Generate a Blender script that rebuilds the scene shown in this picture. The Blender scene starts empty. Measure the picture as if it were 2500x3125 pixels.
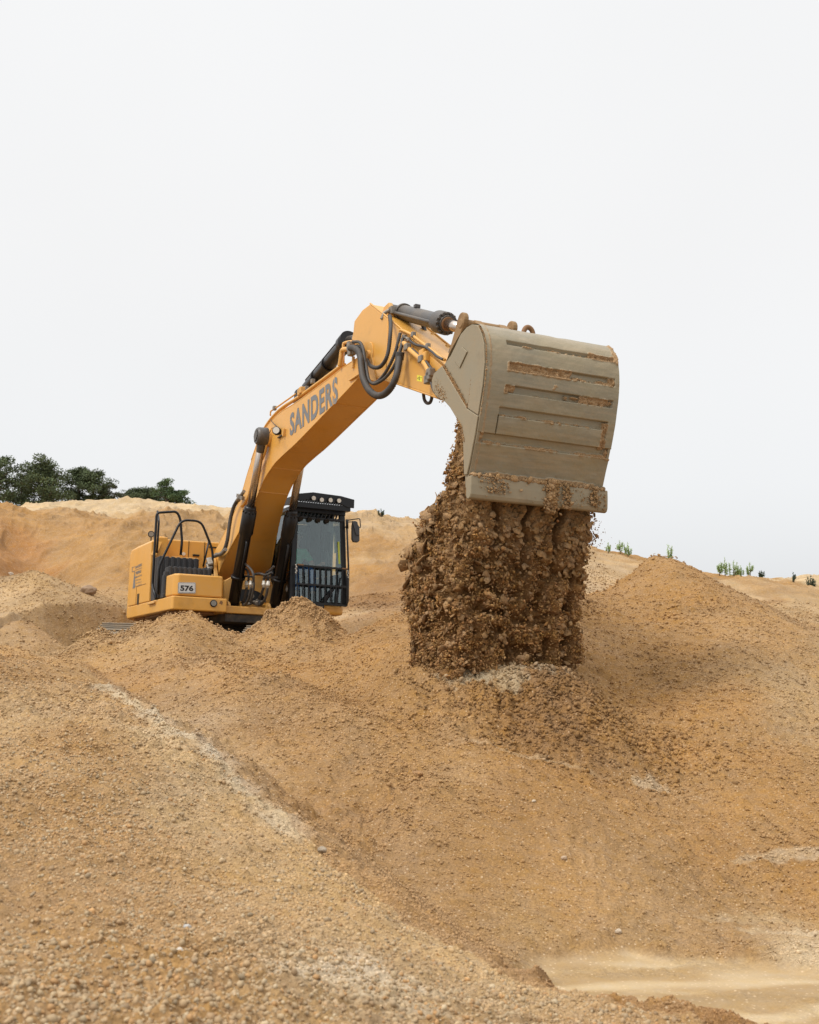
import bpy, bmesh, math, random
import numpy as np
from mathutils import Matrix, Vector, Euler
rnd = random.Random(7)
nr = np.random.RandomState(11)
S = bpy.context.scene
COL = S.collection
# ---------------------------------------------------------------- camera, sky, sun, exposure
EYE = 2.0                       # eye height over world zero
FPX, HZ = 3600.0, 2078.03       # focal length in pixels of the 2500x3125 picture, horizon row
TH = math.atan((HZ - 1562.5) / FPX)
CT, ST = math.cos(TH), math.sin(TH)
cd = bpy.data.cameras.new('camera'); cam = bpy.data.objects.new('camera', cd); COL.objects.link(cam)
cam.location = (0, 0, EYE); cam.rotation_euler = (math.pi / 2 + TH, 0, 0)
cd.sensor_fit = 'VERTICAL'; cd.sensor_height = 36.0; cd.lens = FPX / 3125 * 36.0
cd.clip_start = 0.1; cd.clip_end = 3000
cd.dof.use_dof = True; cd.dof.focus_distance = 13.5; cd.dof.aperture_fstop = 5.0
S.camera = cam
S.view_settings.view_transform = 'Standard'; S.view_settings.look = 'None'
S.view_settings.exposure = 0.0; S.view_settings.gamma = 1.0
S.view_settings.use_curve_mapping = False
SUN_EL, SUN_AZ = math.radians(52), math.radians(-125)   # azimuth from +Y towards +X
w = bpy.data.worlds.new('World'); S.world = w; w.use_nodes = True
nt = w.node_tree; nt.nodes.clear()
sky = nt.nodes.new('ShaderNodeTexSky'); sky.sky_type = 'NISHITA'; sky.sun_disc = False
sky.sun_elevation = SUN_EL; sky.sun_rotation = SUN_AZ; sky.dust_density = 4.0; sky.air_density = 1.0
hs = nt.nodes.new('ShaderNodeHueSaturation'); hs.inputs['Saturation'].default_value = 0.12
nt.links.new(sky.outputs[0], hs.inputs['Color'])
bg1 = nt.nodes.new('ShaderNodeBackground'); bg1.inputs[1].default_value = 0.05
nt.links.new(hs.outputs[0], bg1.inputs[0])
tc = nt.nodes.new('ShaderNodeTexCoord'); sx = nt.nodes.new('ShaderNodeSeparateXYZ')
nt.links.new(tc.outputs['Generated'], sx.inputs[0])
cr = nt.nodes.new('ShaderNodeValToRGB'); nt.links.new(sx.outputs[2], cr.inputs[0])
el = cr.color_ramp.elements
el[0].position = 0.0; el[0].color = (.56, .585, .61, 1)
el[1].position = 1.0; el[1].color = (1, 1, 1, 1)
for p_, c_ in ((.05, (.63, .645, .66)), (.16, (.69, .70, .708)), (.34, (.735, .735, .735)), (.54, (.775, .778, .78)), (.75, (.95, .95, .95))):
    e_ = el.new(p_); e_.color = (*c_, 1)
nz = nt.nodes.new('ShaderNodeTexNoise'); nz.inputs['Scale'].default_value = 1.6; nz.inputs['Detail'].default_value = 4
nt.links.new(tc.outputs['Generated'], nz.inputs['Vector'])
mr = nt.nodes.new('ShaderNodeMapRange'); mr.inputs['To Min'].default_value = 0.97; mr.inputs['To Max'].default_value = 1.03
mr.inputs['From Min'].default_value = .3; mr.inputs['From Max'].default_value = .7
nt.links.new(nz.outputs[0], mr.inputs[0])
bg2 = nt.nodes.new('ShaderNodeBackground')
mz = nt.nodes.new('ShaderNodeMapRange'); nt.links.new(sx.outputs[2], mz.inputs[0]); mz.interpolation_type = 'SMOOTHSTEP'   # overcast sky brightens towards the zenith
for i_, v_ in enumerate((.54, 1.0, 1.0, 1.9)): mz.inputs[1 + i_].default_value = v_
mm_ = nt.nodes.new('ShaderNodeMath'); mm_.operation = 'MULTIPLY'; nt.links.new(mr.outputs[0], mm_.inputs[0]); nt.links.new(mz.outputs[0], mm_.inputs[1])
nt.links.new(cr.outputs[0], bg2.inputs[0]); nt.links.new(mm_.outputs[0], bg2.inputs[1])
ad = nt.nodes.new('ShaderNodeAddShader'); nt.links.new(bg1.outputs[0], ad.inputs[0]); nt.links.new(bg2.outputs[0], ad.inputs[1])
wo = nt.nodes.new('ShaderNodeOutputWorld'); nt.links.new(ad.outputs[0], wo.inputs[0])
sd = bpy.data.lights.new('sun', 'SUN'); sd.energy = 2.0; sd.angle = math.radians(13); sd.color = (1, .965, .92)
so = bpy.data.objects.new('sun', sd); COL.objects.link(so)
sv = Vector((math.sin(SUN_AZ) * math.cos(SUN_EL), math.cos(SUN_AZ) * math.cos(SUN_EL), math.sin(SUN_EL)))
so.rotation_euler = sv.to_track_quat('Z', 'Y').to_euler(); so.location = sv * 60

# ---------------------------------------------------------------- geometry of the picture
MP = Vector((-3.10398, 20.65194, -0.13056 + EYE)); ME = Euler((-0.0294, 0.00457, -1.13818), 'XYZ')
MM = Matrix.Translation(MP) @ ME.to_matrix().to_4x4(); MI = MM.inverted()
def ray(px, py):
    a = (px - 1250) / FPX; b = (1562.5 - py) / FPX
    return Vector((a, CT - b * ST, ST + b * CT))
def W(px, py, D):
    """world point seen at a pixel of the photograph at the depth D"""
    d = ray(px, py); t = D / d.y
    return (d.x * t, D, d.z * t + EYE)
def U(pt, ax, v):
    """point of the machine's own frame seen at a pixel, lying on the plane axis=v"""
    o = MI @ Vector((0, 0, EYE)); d = MI.to_3x3() @ ray(*pt)
    t = (v - o[ax]) / d[ax]; return tuple(o + d * t)
ZA = lambda x, y: (370 + x / 5.015, 1530 + y / 5.015)
ZB = lambda x, y: (660 + x / 3.75, 1480 + y / 3.75)
ZC = lambda x, y: (1030 + x / 4.107, 900 + y / 4.107)
ZD = lambda x, y: (640 + x / 3.593, 1100 + y / 3.593)
ZK = lambda x, y: (1300 + x / 2.654, 950 + y / 2.654)
ZG = lambda x, y: (780 + x / 2.575, 900 + y / 2.575)

# ---------------------------------------------------------------- noise
def _h(ix, iy, iz, seed):
    h = (ix.astype(np.int64) * 374761393 + iy.astype(np.int64) * 668265263 + iz * 2147483647 + seed * 974711) & 0xffffffff
    h = ((h ^ (h >> 13)) * 1274126177) & 0xffffffff
    h = h ^ (h >> 16)
    return (h & 0xffff) / 32767.5 - 1.0
def noise2(x, y, seed=0):
    ix = np.floor(x); iy = np.floor(y); fx = x - ix; fy = y - iy
    fx = fx * fx * fx * (fx * (fx * 6 - 15) + 10); fy = fy * fy * fy * (fy * (fy * 6 - 15) + 10)
    a = _h(ix, iy, 0, seed); b = _h(ix + 1, iy, 0, seed); c = _h(ix, iy + 1, 0, seed); d = _h(ix + 1, iy + 1, 0, seed)
    return (a * (1 - fx) + b * fx) * (1 - fy) + (c * (1 - fx) + d * fx) * fy
def noise3(P, seed=0):
    ip = np.floor(P).astype(np.int64); f = P - ip; f = f * f * (3 - 2 * f)
    r = 0
    for k in range(8):
        dx, dy, dz = k & 1, (k >> 1) & 1, k >> 2
        wgt = (f[:, 0] if dx else 1 - f[:, 0]) * (f[:, 1] if dy else 1 - f[:, 1]) * (f[:, 2] if dz else 1 - f[:, 2])
        r = r + wgt * _h(ip[:, 0] + dx, ip[:, 1] + dy, (ip[:, 2] + dz) * 7919 % 104729, seed)
    return r
def fbm3(P, seed=0, o=4):
    r = 0; a = 1.0; s = 1.0
    for k in range(o):
        r = r + a * noise3(P * s + 3.7 * k, seed + k); a *= .55; s *= 2.03
    return r

# ---------------------------------------------------------------- materials
def new_mat(name):
    m = bpy.data.materials.new(name); m.use_nodes = True
    n = m.node_tree; return m, n, n.nodes['Principled BSDF']
def N(n, t, **k):
    x = n.nodes.new(t)
    for a, b in k.items(): x.inputs[a.replace('_', ' ')].default_value = b
    return x
def mixc(n, fac, a, b):
    x = n.nodes.new('ShaderNodeMix'); x.data_type = 'RGBA'
    for s, v in ((0, fac), (6, a), (7, b)):
        if hasattr(v, 'is_output') or hasattr(v, 'links'): n.links.new(v, x.inputs[s])
        else: x.inputs[s].default_value = v if s == 0 else (*v, 1)
    return x.outputs[2]
def mapr(n, v, a, b, c=0.0, d=1.0):
    x = n.nodes.new('ShaderNodeMapRange'); n.links.new(v, x.inputs[0])
    for i, q in enumerate((a, b, c, d)): x.inputs[1 + i].default_value = q
    return x.outputs[0]
def noise_node(n, scale, detail=4, rough=.55, vec=None):
    x = N(n, 'ShaderNodeTexNoise', Scale=scale, Detail=detail, Roughness=rough)
    if vec is None:
        t = n.nodes.get('tcx') or n.nodes.new('ShaderNodeTexCoord'); t.name = 'tcx'; vec = t.outputs['Object']
    n.links.new(vec, x.inputs['Vector']); return x.outputs[0]
def bump(n, b, h, strength=.3, dist=.01):
    x = N(n, 'ShaderNodeBump', Strength=strength, Distance=dist); n.links.new(h, x.inputs['Height']); n.links.new(x.outputs[0], b.inputs['Normal'])
def paint(name, col, rough=.4, dust=(.50, .36, .21), amount=.35, metal=0.0, bmp=.0, scale=3.0, spec=.5):
    m, n, b = new_mat(name)
    a = noise_node(n, scale, 6, .65); a2 = noise_node(n, scale * 9, 5, .6)
    f = n.nodes.new('ShaderNodeMath'); f.operation = 'MULTIPLY'
    n.links.new(mapr(n, a, .35, .75, 0, 1), f.inputs[0]); n.links.new(mapr(n, a2, .3, .75, .35, 1), f.inputs[1])
    g = n.nodes.new('ShaderNodeMath'); g.operation = 'MULTIPLY'; n.links.new(f.outputs[0], g.inputs[0]); g.inputs[1].default_value = amount
    gm = mapr(n, noise_node(n, scale * .7, 7, .72), .56, .74, 0, .55 * min(1, amount * 1.6)); cg = mixc(n, gm, col, tuple(v * .38 for v in col))
    n.links.new(mixc(n, g.outputs[0], cg, dust), b.inputs['Base Color'])
    r = mapr(n, g.outputs[0], 0, .5, rough, min(1, rough + .35)); n.links.new(r, b.inputs['Roughness'])
    b.inputs['Metallic'].default_value = metal; b.inputs['Specular IOR Level'].default_value = spec
    if bmp: bump(n, b, a2, bmp, .004)
    return m
M_YEL = paint('yellow_paint', (.64, .315, .050), .34, (.50, .34, .18), .42)
M_YEL2 = paint('dusty_yellow_paint', (.64, .32, .055), .45, (.50, .36, .21), .85, scale=2.2, bmp=.15)
M_BLK = paint('black_paint', (.007, .007, .008), .34, (.10, .08, .06), .10, spec=.35)
M_CYL = paint('black_cylinder_paint', (.007, .006, .006), .32, (.14, .10, .07), .12, scale=5, spec=.32)
M_CYLD = paint('dusty_cylinder_paint', (.045, .042, .040), .38, (.30, .23, .16), .55, scale=4)
M_PLA = paint('dark_grey_plastic', (.026, .028, .032), .55, (.16, .13, .10), .25)
M_RUB = paint('rubber_hose', (.030, .026, .023), .55, (.22, .17, .12), .4, scale=8)
M_STEEL = paint('worn_steel', (.22, .20, .175), .45, (.36, .27, .17), .7, .6, .2, 6)
M_ROD = paint('chrome_rod', (.50, .43, .37), .20, (.30, .20, .12), .35, .95, 0, 7)
M_UNDER = paint('undercarriage_steel', (.018, .015, .013), .6, (.30, .21, .12), .55, .1, .3, 5)
M_SHOE = paint('track_shoe_steel', (.20, .17, .13), .55, (.42, .30, .18), .9, .3, .4, 7)
M_LEN2 = paint('dark_lamp_glass', (.20, .19, .165), .15, (.3, .25, .2), .3)
M_LEN = paint('lamp_lens', (.62, .58, .50), .12, (.4, .35, .3), .3)
M_MIR = paint('mirror_back', (.035, .036, .04), .4, (.2, .17, .13), .3)
M_TXT = paint('grey_lettering', (.135, .145, .155), .5, (.3, .25, .2), .3)
M_TXTK = paint('black_lettering', (.015, .015, .015), .5, (.2, .15, .1), .1)
M_WHT = paint('white_plate', (.58, .58, .56), .4, (.5, .42, .3), .25)
M_STK = paint('warning_sticker', (.75, .66, .05), .5, (.5, .4, .2), .2)
M_PALE = paint('orange_rust_brown', (.20, .095, .035), .7, (.30, .18, .09), .6, scale=9, bmp=.4)
M_BUCK = paint('grey_bucket_steel', (.252, .208, .132), .48, (.38, .27, .16), .65, .15, .12, 2.0)
def sand_mat(name, attr=True, col=(.5, .32, .16), fine=55., bs=.6, bd=.02, speck=True):
    m, n, b = new_mat(name)
    if attr:
        at = n.nodes.new('ShaderNodeAttribute'); at.attribute_name = 'zone'; base = at.outputs['Color']
    else:
        r = n.nodes.new('ShaderNodeRGB'); r.outputs[0].default_value = (*col, 1); base = r.outputs[0]
    n1 = noise_node(n, 1.3, 5, .6); n2 = noise_node(n, fine, 6, .7); n3 = noise_node(n, 9, 6, .65)
    hv = N(n, 'ShaderNodeHueSaturation')
    n.links.new(base, hv.inputs['Color'])
    ml = n.nodes.new('ShaderNodeMath'); ml.operation = 'MULTIPLY'
    n.links.new(mapr(n, n1, .3, .7, .86, 1.12), ml.inputs[0]); n.links.new(mapr(n, n2, .28, .72, .60, 1.36), ml.inputs[1])
    if attr:      # the alpha of the place colour says how loose the surface is: 1 crumbly, 0 smoothed wet silt
        lo = n.nodes.new('ShaderNodeMix'); n.links.new(at.outputs['Alpha'], lo.inputs[0]); lo.inputs[2].default_value = 1.0; n.links.new(ml.outputs[0], lo.inputs[3]); n.links.new(lo.outputs[0], hv.inputs['Value'])
    else: n.links.new(ml.outputs[0], hv.inputs['Value'])
    n.links.new(mapr(n, n3, .3, .7, .90, 1.08), hv.inputs['Saturation'])
    c = hv.outputs[0]
    if speck:
        v = N(n, 'ShaderNodeTexVoronoi', Scale=24.0); t = n.nodes['tcx']; n.links.new(t.outputs['Object'], v.inputs['Vector'])
        c = mixc(n, mapr(n, v.outputs['Distance'], .13, .2, .55, 0), c, (.62, .46, .30))
    n.links.new(c, b.inputs['Base Color']); b.inputs['Roughness'].default_value = .93; b.inputs['Specular IOR Level'].default_value = .2
    bp = N(n, 'ShaderNodeBump', Strength=bs, Distance=bd); n.links.new(n2, bp.inputs['Height'])
    bp2 = N(n, 'ShaderNodeBump', Strength=bs * .8, Distance=bd * 3); n.links.new(n3, bp2.inputs['Height']); n.links.new(bp.outputs[0], bp2.inputs['Normal'])
    n4 = noise_node(n, 2.6, 8, .68); bp3 = N(n, 'ShaderNodeBump', Strength=.4, Distance=.10 if speck else .02); n.links.new(n4, bp3.inputs['Height']); n.links.new(bp2.outputs[0], bp3.inputs['Normal'])
    n.links.new(bp3.outputs[0], b.inputs['Normal'])
    if attr:
        for q, k_ in ((bp, bs), (bp2, bs * .8), (bp3, .4)): n.links.new(mapr(n, at.outputs['Alpha'], 0, 1, k_ * .12, k_), q.inputs['Strength'])
        n.links.new(mapr(n, at.outputs['Alpha'], 0, 1, .50, .93), b.inputs['Roughness'])
    return m
M_SAND = sand_mat('sand', bs=.7, bd=.016)
M_CLOD = sand_mat('clod_sand', True, fine=40., bs=.7, bd=.02, speck=False)
M_CAKE = sand_mat('caked_sand', False, (.45, .27, .125), 60., .9, .012, False)
def pebble_mat():
    m, n, b = new_mat('pebbles')
    at = n.nodes.new('ShaderNodeAttribute'); at.attribute_name = 'zone'
    hv = N(n, 'ShaderNodeHueSaturation'); n.links.new(at.outputs['Color'], hv.inputs['Color'])
    n.links.new(mapr(n, noise_node(n, 60, 4, .6), .3, .7, .8, 1.15), hv.inputs['Value'])
    n.links.new(hv.outputs[0], b.inputs['Base Color']); b.inputs['Roughness'].default_value = .8
    return m
M_PEB = pebble_mat()
def flat_mat(name, col, rough=.6, metal=0.):
    m, n, b = new_mat(name); b.inputs['Roughness'].default_value = rough; b.inputs['Metallic'].default_value = metal
    hv = N(n, 'ShaderNodeHueSaturation', Color=(*col, 1)); n.links.new(mapr(n, noise_node(n, 14, 4), .3, .7, .85, 1.15), hv.inputs['Value'])
    n.links.new(hv.outputs[0], b.inputs['Base Color']); return m
def glass_mat():
    m = bpy.data.materials.new('cab_glass'); m.use_nodes = True; n = m.node_tree; n.nodes.clear()
    tr = N(n, 'ShaderNodeBsdfTransparent', Color=(.84, .91, .90, 1)); gl = N(n, 'ShaderNodeBsdfGlossy', Color=(.82, .88, .9, 1), Roughness=.03)
    fr = N(n, 'ShaderNodeFresnel', IOR=1.5); ml = n.nodes.new('ShaderNodeMath'); ml.operation = 'MULTIPLY_ADD'
    n.links.new(fr.outputs[0], ml.inputs[0]); ml.inputs[1].default_value = 1.2; ml.inputs[2].default_value = .045
    mx = n.nodes.new('ShaderNodeMixShader'); n.links.new(ml.outputs[0], mx.inputs[0]); n.links.new(tr.outputs[0], mx.inputs[1]); n.links.new(gl.outputs[0], mx.inputs[2])
    o = n.nodes.new('ShaderNodeOutputMaterial'); n.links.new(mx.outputs[0], o.inputs[0]); return m
M_GLASS = glass_mat()

# ---------------------------------------------------------------- object helpers
def tag(o, label=None, cat=None, group=None, kind=None):
    if label: o['label'] = label
    if cat: o['category'] = cat
    if group: o['group'] = group
    if kind: o['kind'] = kind
    return o
def empty(name, loc=(0, 0, 0)):
    o = bpy.data.objects.new(name, None); o.location = loc; o.empty_display_size = .3; COL.objects.link(o); return o
def link(name, me, mat=None, parent=None, smooth=False):
    if mat:
        for k in (mat if isinstance(mat, (list, tuple)) else [mat]): me.materials.append(k)
    if smooth: me.polygons.foreach_set('use_smooth', [True] * len(me.polygons))
    o = bpy.data.objects.new(name, me); COL.objects.link(o)
    if parent: o.parent = parent
    return o
def np_mesh(name, V, F, col=None, mat=None, parent=None, smooth=False, alpha=None):
    """V (n,3), F (m,k) all faces with the same number of corners"""
    V = np.asarray(V, dtype=np.float32); F = np.asarray(F, dtype=np.int32)
    me = bpy.data.meshes.new(name); me.vertices.add(len(V)); me.vertices.foreach_set('co', V.ravel())
    k = F.shape[1]; me.loops.add(F.size); me.loops.foreach_set('vertex_index', F.ravel())
    me.polygons.add(len(F)); me.polygons.foreach_set('loop_start', np.arange(0, F.size, k, dtype=np.int32))
    me.polygons.foreach_set('loop_total', np.full(len(F), k, dtype=np.int32))
    if smooth: me.polygons.foreach_set('use_smooth', np.ones(len(F), dtype=bool))
    if col is not None:
        a = me.color_attributes.new('zone', 'FLOAT_COLOR', 'POINT')
        a.data.foreach_set('color', np.concatenate([col, np.ones((len(V), 1)) if alpha is None else alpha[:, None]], 1).astype(np.float32).ravel())
    me.update(); me.validate()
    return link(name, me, mat, parent)
class MB:
    def __init__(s): s.v = []; s.f = []; s.sm = []
    def add(s, vs, fs, sm=False):
        b = len(s.v); s.v += [tuple(v) for v in vs]; s.f += [tuple(b + i for i in f) for f in fs]; s.sm += [sm] * len(fs); return s
    def box(s, x0, x1, y0, y1, z0, z1):
        vs = [(x, y, z) for x in (x0, x1) for y in (y0, y1) for z in (z0, z1)]
        return s.add(vs, [(0, 1, 3, 2), (4, 6, 7, 5), (0, 4, 5, 1), (2, 3, 7, 6), (0, 2, 6, 4), (1, 5, 7, 3)])
    def hexa(s, vs):   # 8 points: bottom ring, top ring
        return s.add(vs, [(3, 2, 1, 0), (4, 5, 6, 7), (0, 1, 5, 4), (1, 2, 6, 5), (2, 3, 7, 6), (3, 0, 4, 7)])
    def bar(s, a, b, wd, dp, up=(0, 0, 1)):
        a, b = Vector(a), Vector(b); d = (b - a).normalized(); u = Vector(up)
        if abs(d.dot(u)) > .98: u = Vector((1, 0, 0))
        x = d.cross(u).normalized() * wd / 2; y = x.cross(d).normalized() * dp / 2
        return s.hexa([a - x - y, a + x - y, a + x + y, a - x + y, b - x - y, b + x - y, b + x + y, b - x + y])
    def prism(s, pts, y0, y1):
        """profile of (x,z) points pushed along y"""
        n = len(pts); vs = [(x, y0, z) for x, z in pts] + [(x, y1, z) for x, z in pts]
        return s.add(vs, [tuple(range(n)), tuple(range(2 * n - 1, n - 1, -1))] + [(i, i + n, (i + 1) % n + n, (i + 1) % n) for i in range(n)])
    def prismz(s, pts, z0, z1):
        n = len(pts); vs = [(x, y, z0) for x, y in pts] + [(x, y, z1) for x, y in pts]
        return s.add(vs, [tuple(range(n - 1, -1, -1)), tuple(range(n, 2 * n))] + [(i, (i + 1) % n, (i + 1) % n + n, i + n) for i in range(n)])
    def prismx(s, pts, x0, x1):
        n = len(pts); vs = [(x0, y, z) for y, z in pts] + [(x1, y, z) for y, z in pts]
        return s.add(vs, [tuple(range(n - 1, -1, -1)), tuple(range(n, 2 * n))] + [(i, (i + 1) % n, (i + 1) % n + n, i + n) for i in range(n)])
    def tube(s, path, r, n=10, caps=True, corr=0., pitch=.03):
        P = [Vector(p) for p in path]
        if corr:
            Q = [P[0]]; 
            L = [0.]
            for a, b in zip(P, P[1:]): L.append(L[-1] + (b - a).length)
            m = max(4, int(L[-1] / (pitch / 2))); Q = []; j = 0
            for i in range(m + 1):
                t = L[-1] * i / m
                while j < len(L) - 2 and L[j + 1] < t: j += 1
                Q.append(P[j].lerp(P[j + 1], (t - L[j]) / max(1e-9, L[j + 1] - L[j])))
            P = Q
        R = r if hasattr(r, '__len__') else [r] * len(P)
        if corr: R = [r + (corr if i % 2 else -corr) for i in range(len(P))]
        base = len(s.v); t0 = (P[1] - P[0]).normalized()
        u = t0.orthogonal().normalized(); vs = []
        for i, p in enumerate(P):
            t = (P[min(i + 1, len(P) - 1)] - P[max(i - 1, 0)]).normalized()
            u = (u - t * u.dot(t)).normalized(); w_ = t.cross(u)
            for k in range(n):
                a = 2 * math.pi * k / n; vs.append(p + (u * math.cos(a) + w_ * math.sin(a)) * R[i])
        fs = [(i * n + k, i * n + (k + 1) % n, (i + 1) * n + (k + 1) % n, (i + 1) * n + k) for i in range(len(P) - 1) for k in range(n)]
        s.add(vs, fs, True)
        if caps:
            b = base; s.f += [tuple(b + k for k in range(n - 1, -1, -1)), tuple(b + (len(P) - 1) * n + k for k in range(n))]; s.sm += [False, False]
        return s
    def cyl(s, a, b, r, n=24, r2=None): return s.tube([a, b], [r, r if r2 is None else r2], n)
    def loft(s, rings, closed=True, caps=True, sm=False):
        n = len(rings[0]); vs = [p for r in rings for p in r]
        fs = [(i * n + k, i * n + (k + 1) % n, (i + 1) * n + (k + 1) % n, (i + 1) * n + k) for i in range(len(rings) - 1) for k in range(n if closed else n - 1)]
        b = len(s.v); s.add(vs, fs, sm)
        if caps:
            s.f += [tuple(b + k for k in range(n - 1, -1, -1)), tuple(b + (len(rings) - 1) * n + k for k in range(n))]; s.sm += [False, False]
        return s
    def build(s, name, mat, parent=None, bevel=0.0, seg=2, fix=True):
        me = bpy.data.meshes.new(name); me.from_pydata(s.v, [], s.f); me.polygons.foreach_set('use_smooth', s.sm)
        if fix:
            bm = bmesh.new(); bm.from_mesh(me); bmesh.ops.recalc_face_normals(bm, faces=bm.faces); bm.to_mesh(me); bm.free()
        me.update(); o = link(name, me, mat, parent)
        if bevel:
            b = o.modifiers.new('bevel', 'BEVEL'); b.width = bevel; b.segments = seg; b.limit_method = 'ANGLE'; b.angle_limit = math.radians(28); b.use_clamp_overlap = True
            b.harden_normals = False
        return o
def smooth_path(P, k=6):
    P = [Vector(p) for p in P]; Q = []
    for i in range(len(P) - 1):
        a = P[max(i - 1, 0)]; b = P[i]; c = P[i + 1]; d = P[min(i + 2, len(P) - 1)]
        for j in range(k):
            t = j / k; Q.append(.5 * ((2 * b) + (c - a) * t + (2 * a - 5 * b + 4 * c - d) * t * t + (-a + 3 * b - 3 * c + d) * t ** 3))
    Q.append(P[-1]); return Q
def fillet(P, r=.08, k=5):
    P = [Vector(p) for p in P]; Q = [P[0]]
    for a, b, c in zip(P, P[1:], P[2:]):
        u = (a - b); v = (c - b); d = min(r, u.length * .45, v.length * .45); p = b + u.normalized() * d; q = b + v.normalized() * d
        for j in range(k + 1):
            t = j / k; Q.append(p * (1 - t) ** 2 + b * 2 * t * (1 - t) + q * t * t)
    Q.append(P[-1]); return Q
def text_mesh(txt, bold=.0, gap=1.0):
    """glyph outlines of the built-in font as a mesh in the unit square"""
    cu = bpy.data.curves.new('txt', 'FONT'); cu.body = txt; cu.offset = bold; cu.space_character = gap; cu.fill_mode = 'FRONT'; cu.resolution_u = 4
    o = bpy.data.objects.new('txt', cu); COL.objects.link(o); dg = bpy.context.evaluated_depsgraph_get()
    me = bpy.data.meshes.new_from_object(o.evaluated_get(dg)); bpy.data.objects.remove(o)
    V = np.array([v.co[:2] for v in me.vertices]); F = [tuple(p.vertices) for p in me.polygons]
    bpy.data.meshes.remove(me); lo = V.min(0); hi = V.max(0); return (V - lo) / (hi - lo), F
def decal(name, txt, corners, mat, parent, bold=.02, off=(0, 0, 0), gap=1.0):
    """text laid over the quad bottom-left, bottom-right, top-right, top-left"""
    V, F = text_mesh(txt, bold, gap); c = [Vector(q) for q in corners]; o = Vector(off); m = MB()
    P = [(c[0] * (1 - u) + c[1] * u) * (1 - v) + (c[3] * (1 - u) + c[2] * u) * v + o for u, v in V]
    m.add(P, F); return m.build(name, mat, parent, fix=False)

# ---------------------------------------------------------------- terrain
CP_NEAR = """0,3125,3.3;300,3125,3.4;600,3125,3.5;900,3125,3.7;1200,3125,3.9;1500,3125,4.1;-900,3125,3.2;-900,2500,6;-900,2100,10.8
0,2800,4.5;500,2800,4.7;900,2800,4.9;1200,2900,4.8;0,2500,6;400,2500,6.2;650,2500,6.6;0,2250,8.2;300,2250,8.4;0,2080,10.8;150,2080,11;0,1968,13.2;80,1985,13.1;150,2005,13.1;240,2018,12.9
290,2065,12;400,2150,10.5;520,2232,9.2;610,2300,8.4;700,2380,7.8;800,2470,7.2;900,2555,6.7;1000,2640,6.3;1100,2720,5.95;1200,2800,5.6;1330,2880,5.3;1500,2960,5;1650,3020,4.8;1800,3060,4.65;2100,3125,4.4"""
CREST = "-700,1950,13.6;0,1968,13.2;110,1998,13.1;240,2018,12.9;290,2065,12;400,2150,10.5;520,2232,9.2;610,2300,8.4;700,2380,7.8;800,2470,7.2;900,2555,6.7;1000,2640,6.3;1100,2720,5.95;1200,2800,5.6;1330,2880,5.3;1500,2960,5;1650,3020,4.8;1800,3060,4.65;2100,3125,4.4;2700,3400,3.5"
CP_MID = """850,2740,8.2;850,2455,9.9;700,2368,10.2;700,2545,8.7;520,2225,11.5;520,2350,10.1;1000,2630,9.3;1000,2790,7.6;1200,2790,8.6;1200,2960,6.9;1500,2940,7.1;1300,3080,6.1;1600,3200,5.4;400,2150,11.6;400,2260,10.6;300,2100,12.6;250,2150,11.5;100,2250,11;100,2500,8.5;300,2700,7.5;600,2900,6.8;900,3100,6;0,2900,6.5;0,2140,12.5;0,2040,14.5;100,2030,14.5
1650,2975,6.85;1846,2889,7.55;2229,2921,7.3;2500,2953,7.0;2000,3000,6.6;2400,3050,6.3;2500,3125,5.85;2293,3112,5.95;2000,3150,5.7;2300,3200,5.5;1400,2862,7.9;2500,3400,4.7;2000,3400,4.7
2500,2830,8.0;2450,2900,7.45;2250,2830,8.0;2000,2800,8.3;1800,2780,8.4;1600,2750,8.6;1400,2700,8.8
2500,2650,8.9;2500,2500,9.7;2500,2300,11;2500,2100,12.6;2500,1990,13.8;2500,1939,14.5;2389,1879,15.3;2266,1815,16.2;2143,1758,16.8;2060,1718,17.4;1985,1704,17.9;1940,1745,17.5
2200,2650,9;2200,2400,10.3;2200,2200,11.6;2200,2000,13.3;2150,1850,15.2;1980,1790,16.3;1950,1900,14.8;1900,2050,13;1850,2200,11.6;1850,2400,10.2;1850,2600,9.2
1550,2600,9.2;1550,2400,9.9;1550,2290,10.4;1600,2200,11;1750,2200,11.1;1500,2110,11.6;1550,2050,12.1;1300,2050,12.3;1700,2050,12.3
1500,1960,13.5;1500,1870,15.2;1300,1960,13.8;1300,1870,15.8;1280,1845,16.8;1500,1828,17;1700,1822,17;1850,1797,17.2
1150,1895,16.3;1150,2000,13.6;1050,1940,15.8;1050,2000,14.2;1150,2090,12.8;1020,2115,13;900,2060,13.8;800,2035,14.2;700,2000,14.7
560,1985,13.3;650,2010,12.9;800,2058,12.1;1030,2165,11.1;1250,2240,10.5;1450,2290,10.2;800,2105,13.0;1030,2215,11.9;650,2040,13.8;1250,2275,11.1;920,2160,12.4
600,2150,11.6;800,2250,10.9;1000,2350,10.4;1200,2450,9.8;1000,2500,9.9;1200,2600,9.2;700,2300,10.5;450,2080,12.4;500,2010,13.5;400,2010,13.8;330,1990,14.5;350,2075,12.7;500,2080,12.3
275,1960,15.2;348,1940,15.8;420,1930,16.2;522,1905,16.6;572,1900,16.6;630,1925,16.4;695,1945,16.2;900,1960,15.6;800,1970,15.6
180,1998,16;240,1985,16.3;0,2010,15.5;60,1990,17;300,2110,18;600,2120,18;900,2120,18.5;300,2200,21;900,2200,21;0,2150,20;1250,2250,22;2000,2400,24;2500,2400,24;300,2500,28;1250,2500,30"""
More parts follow.
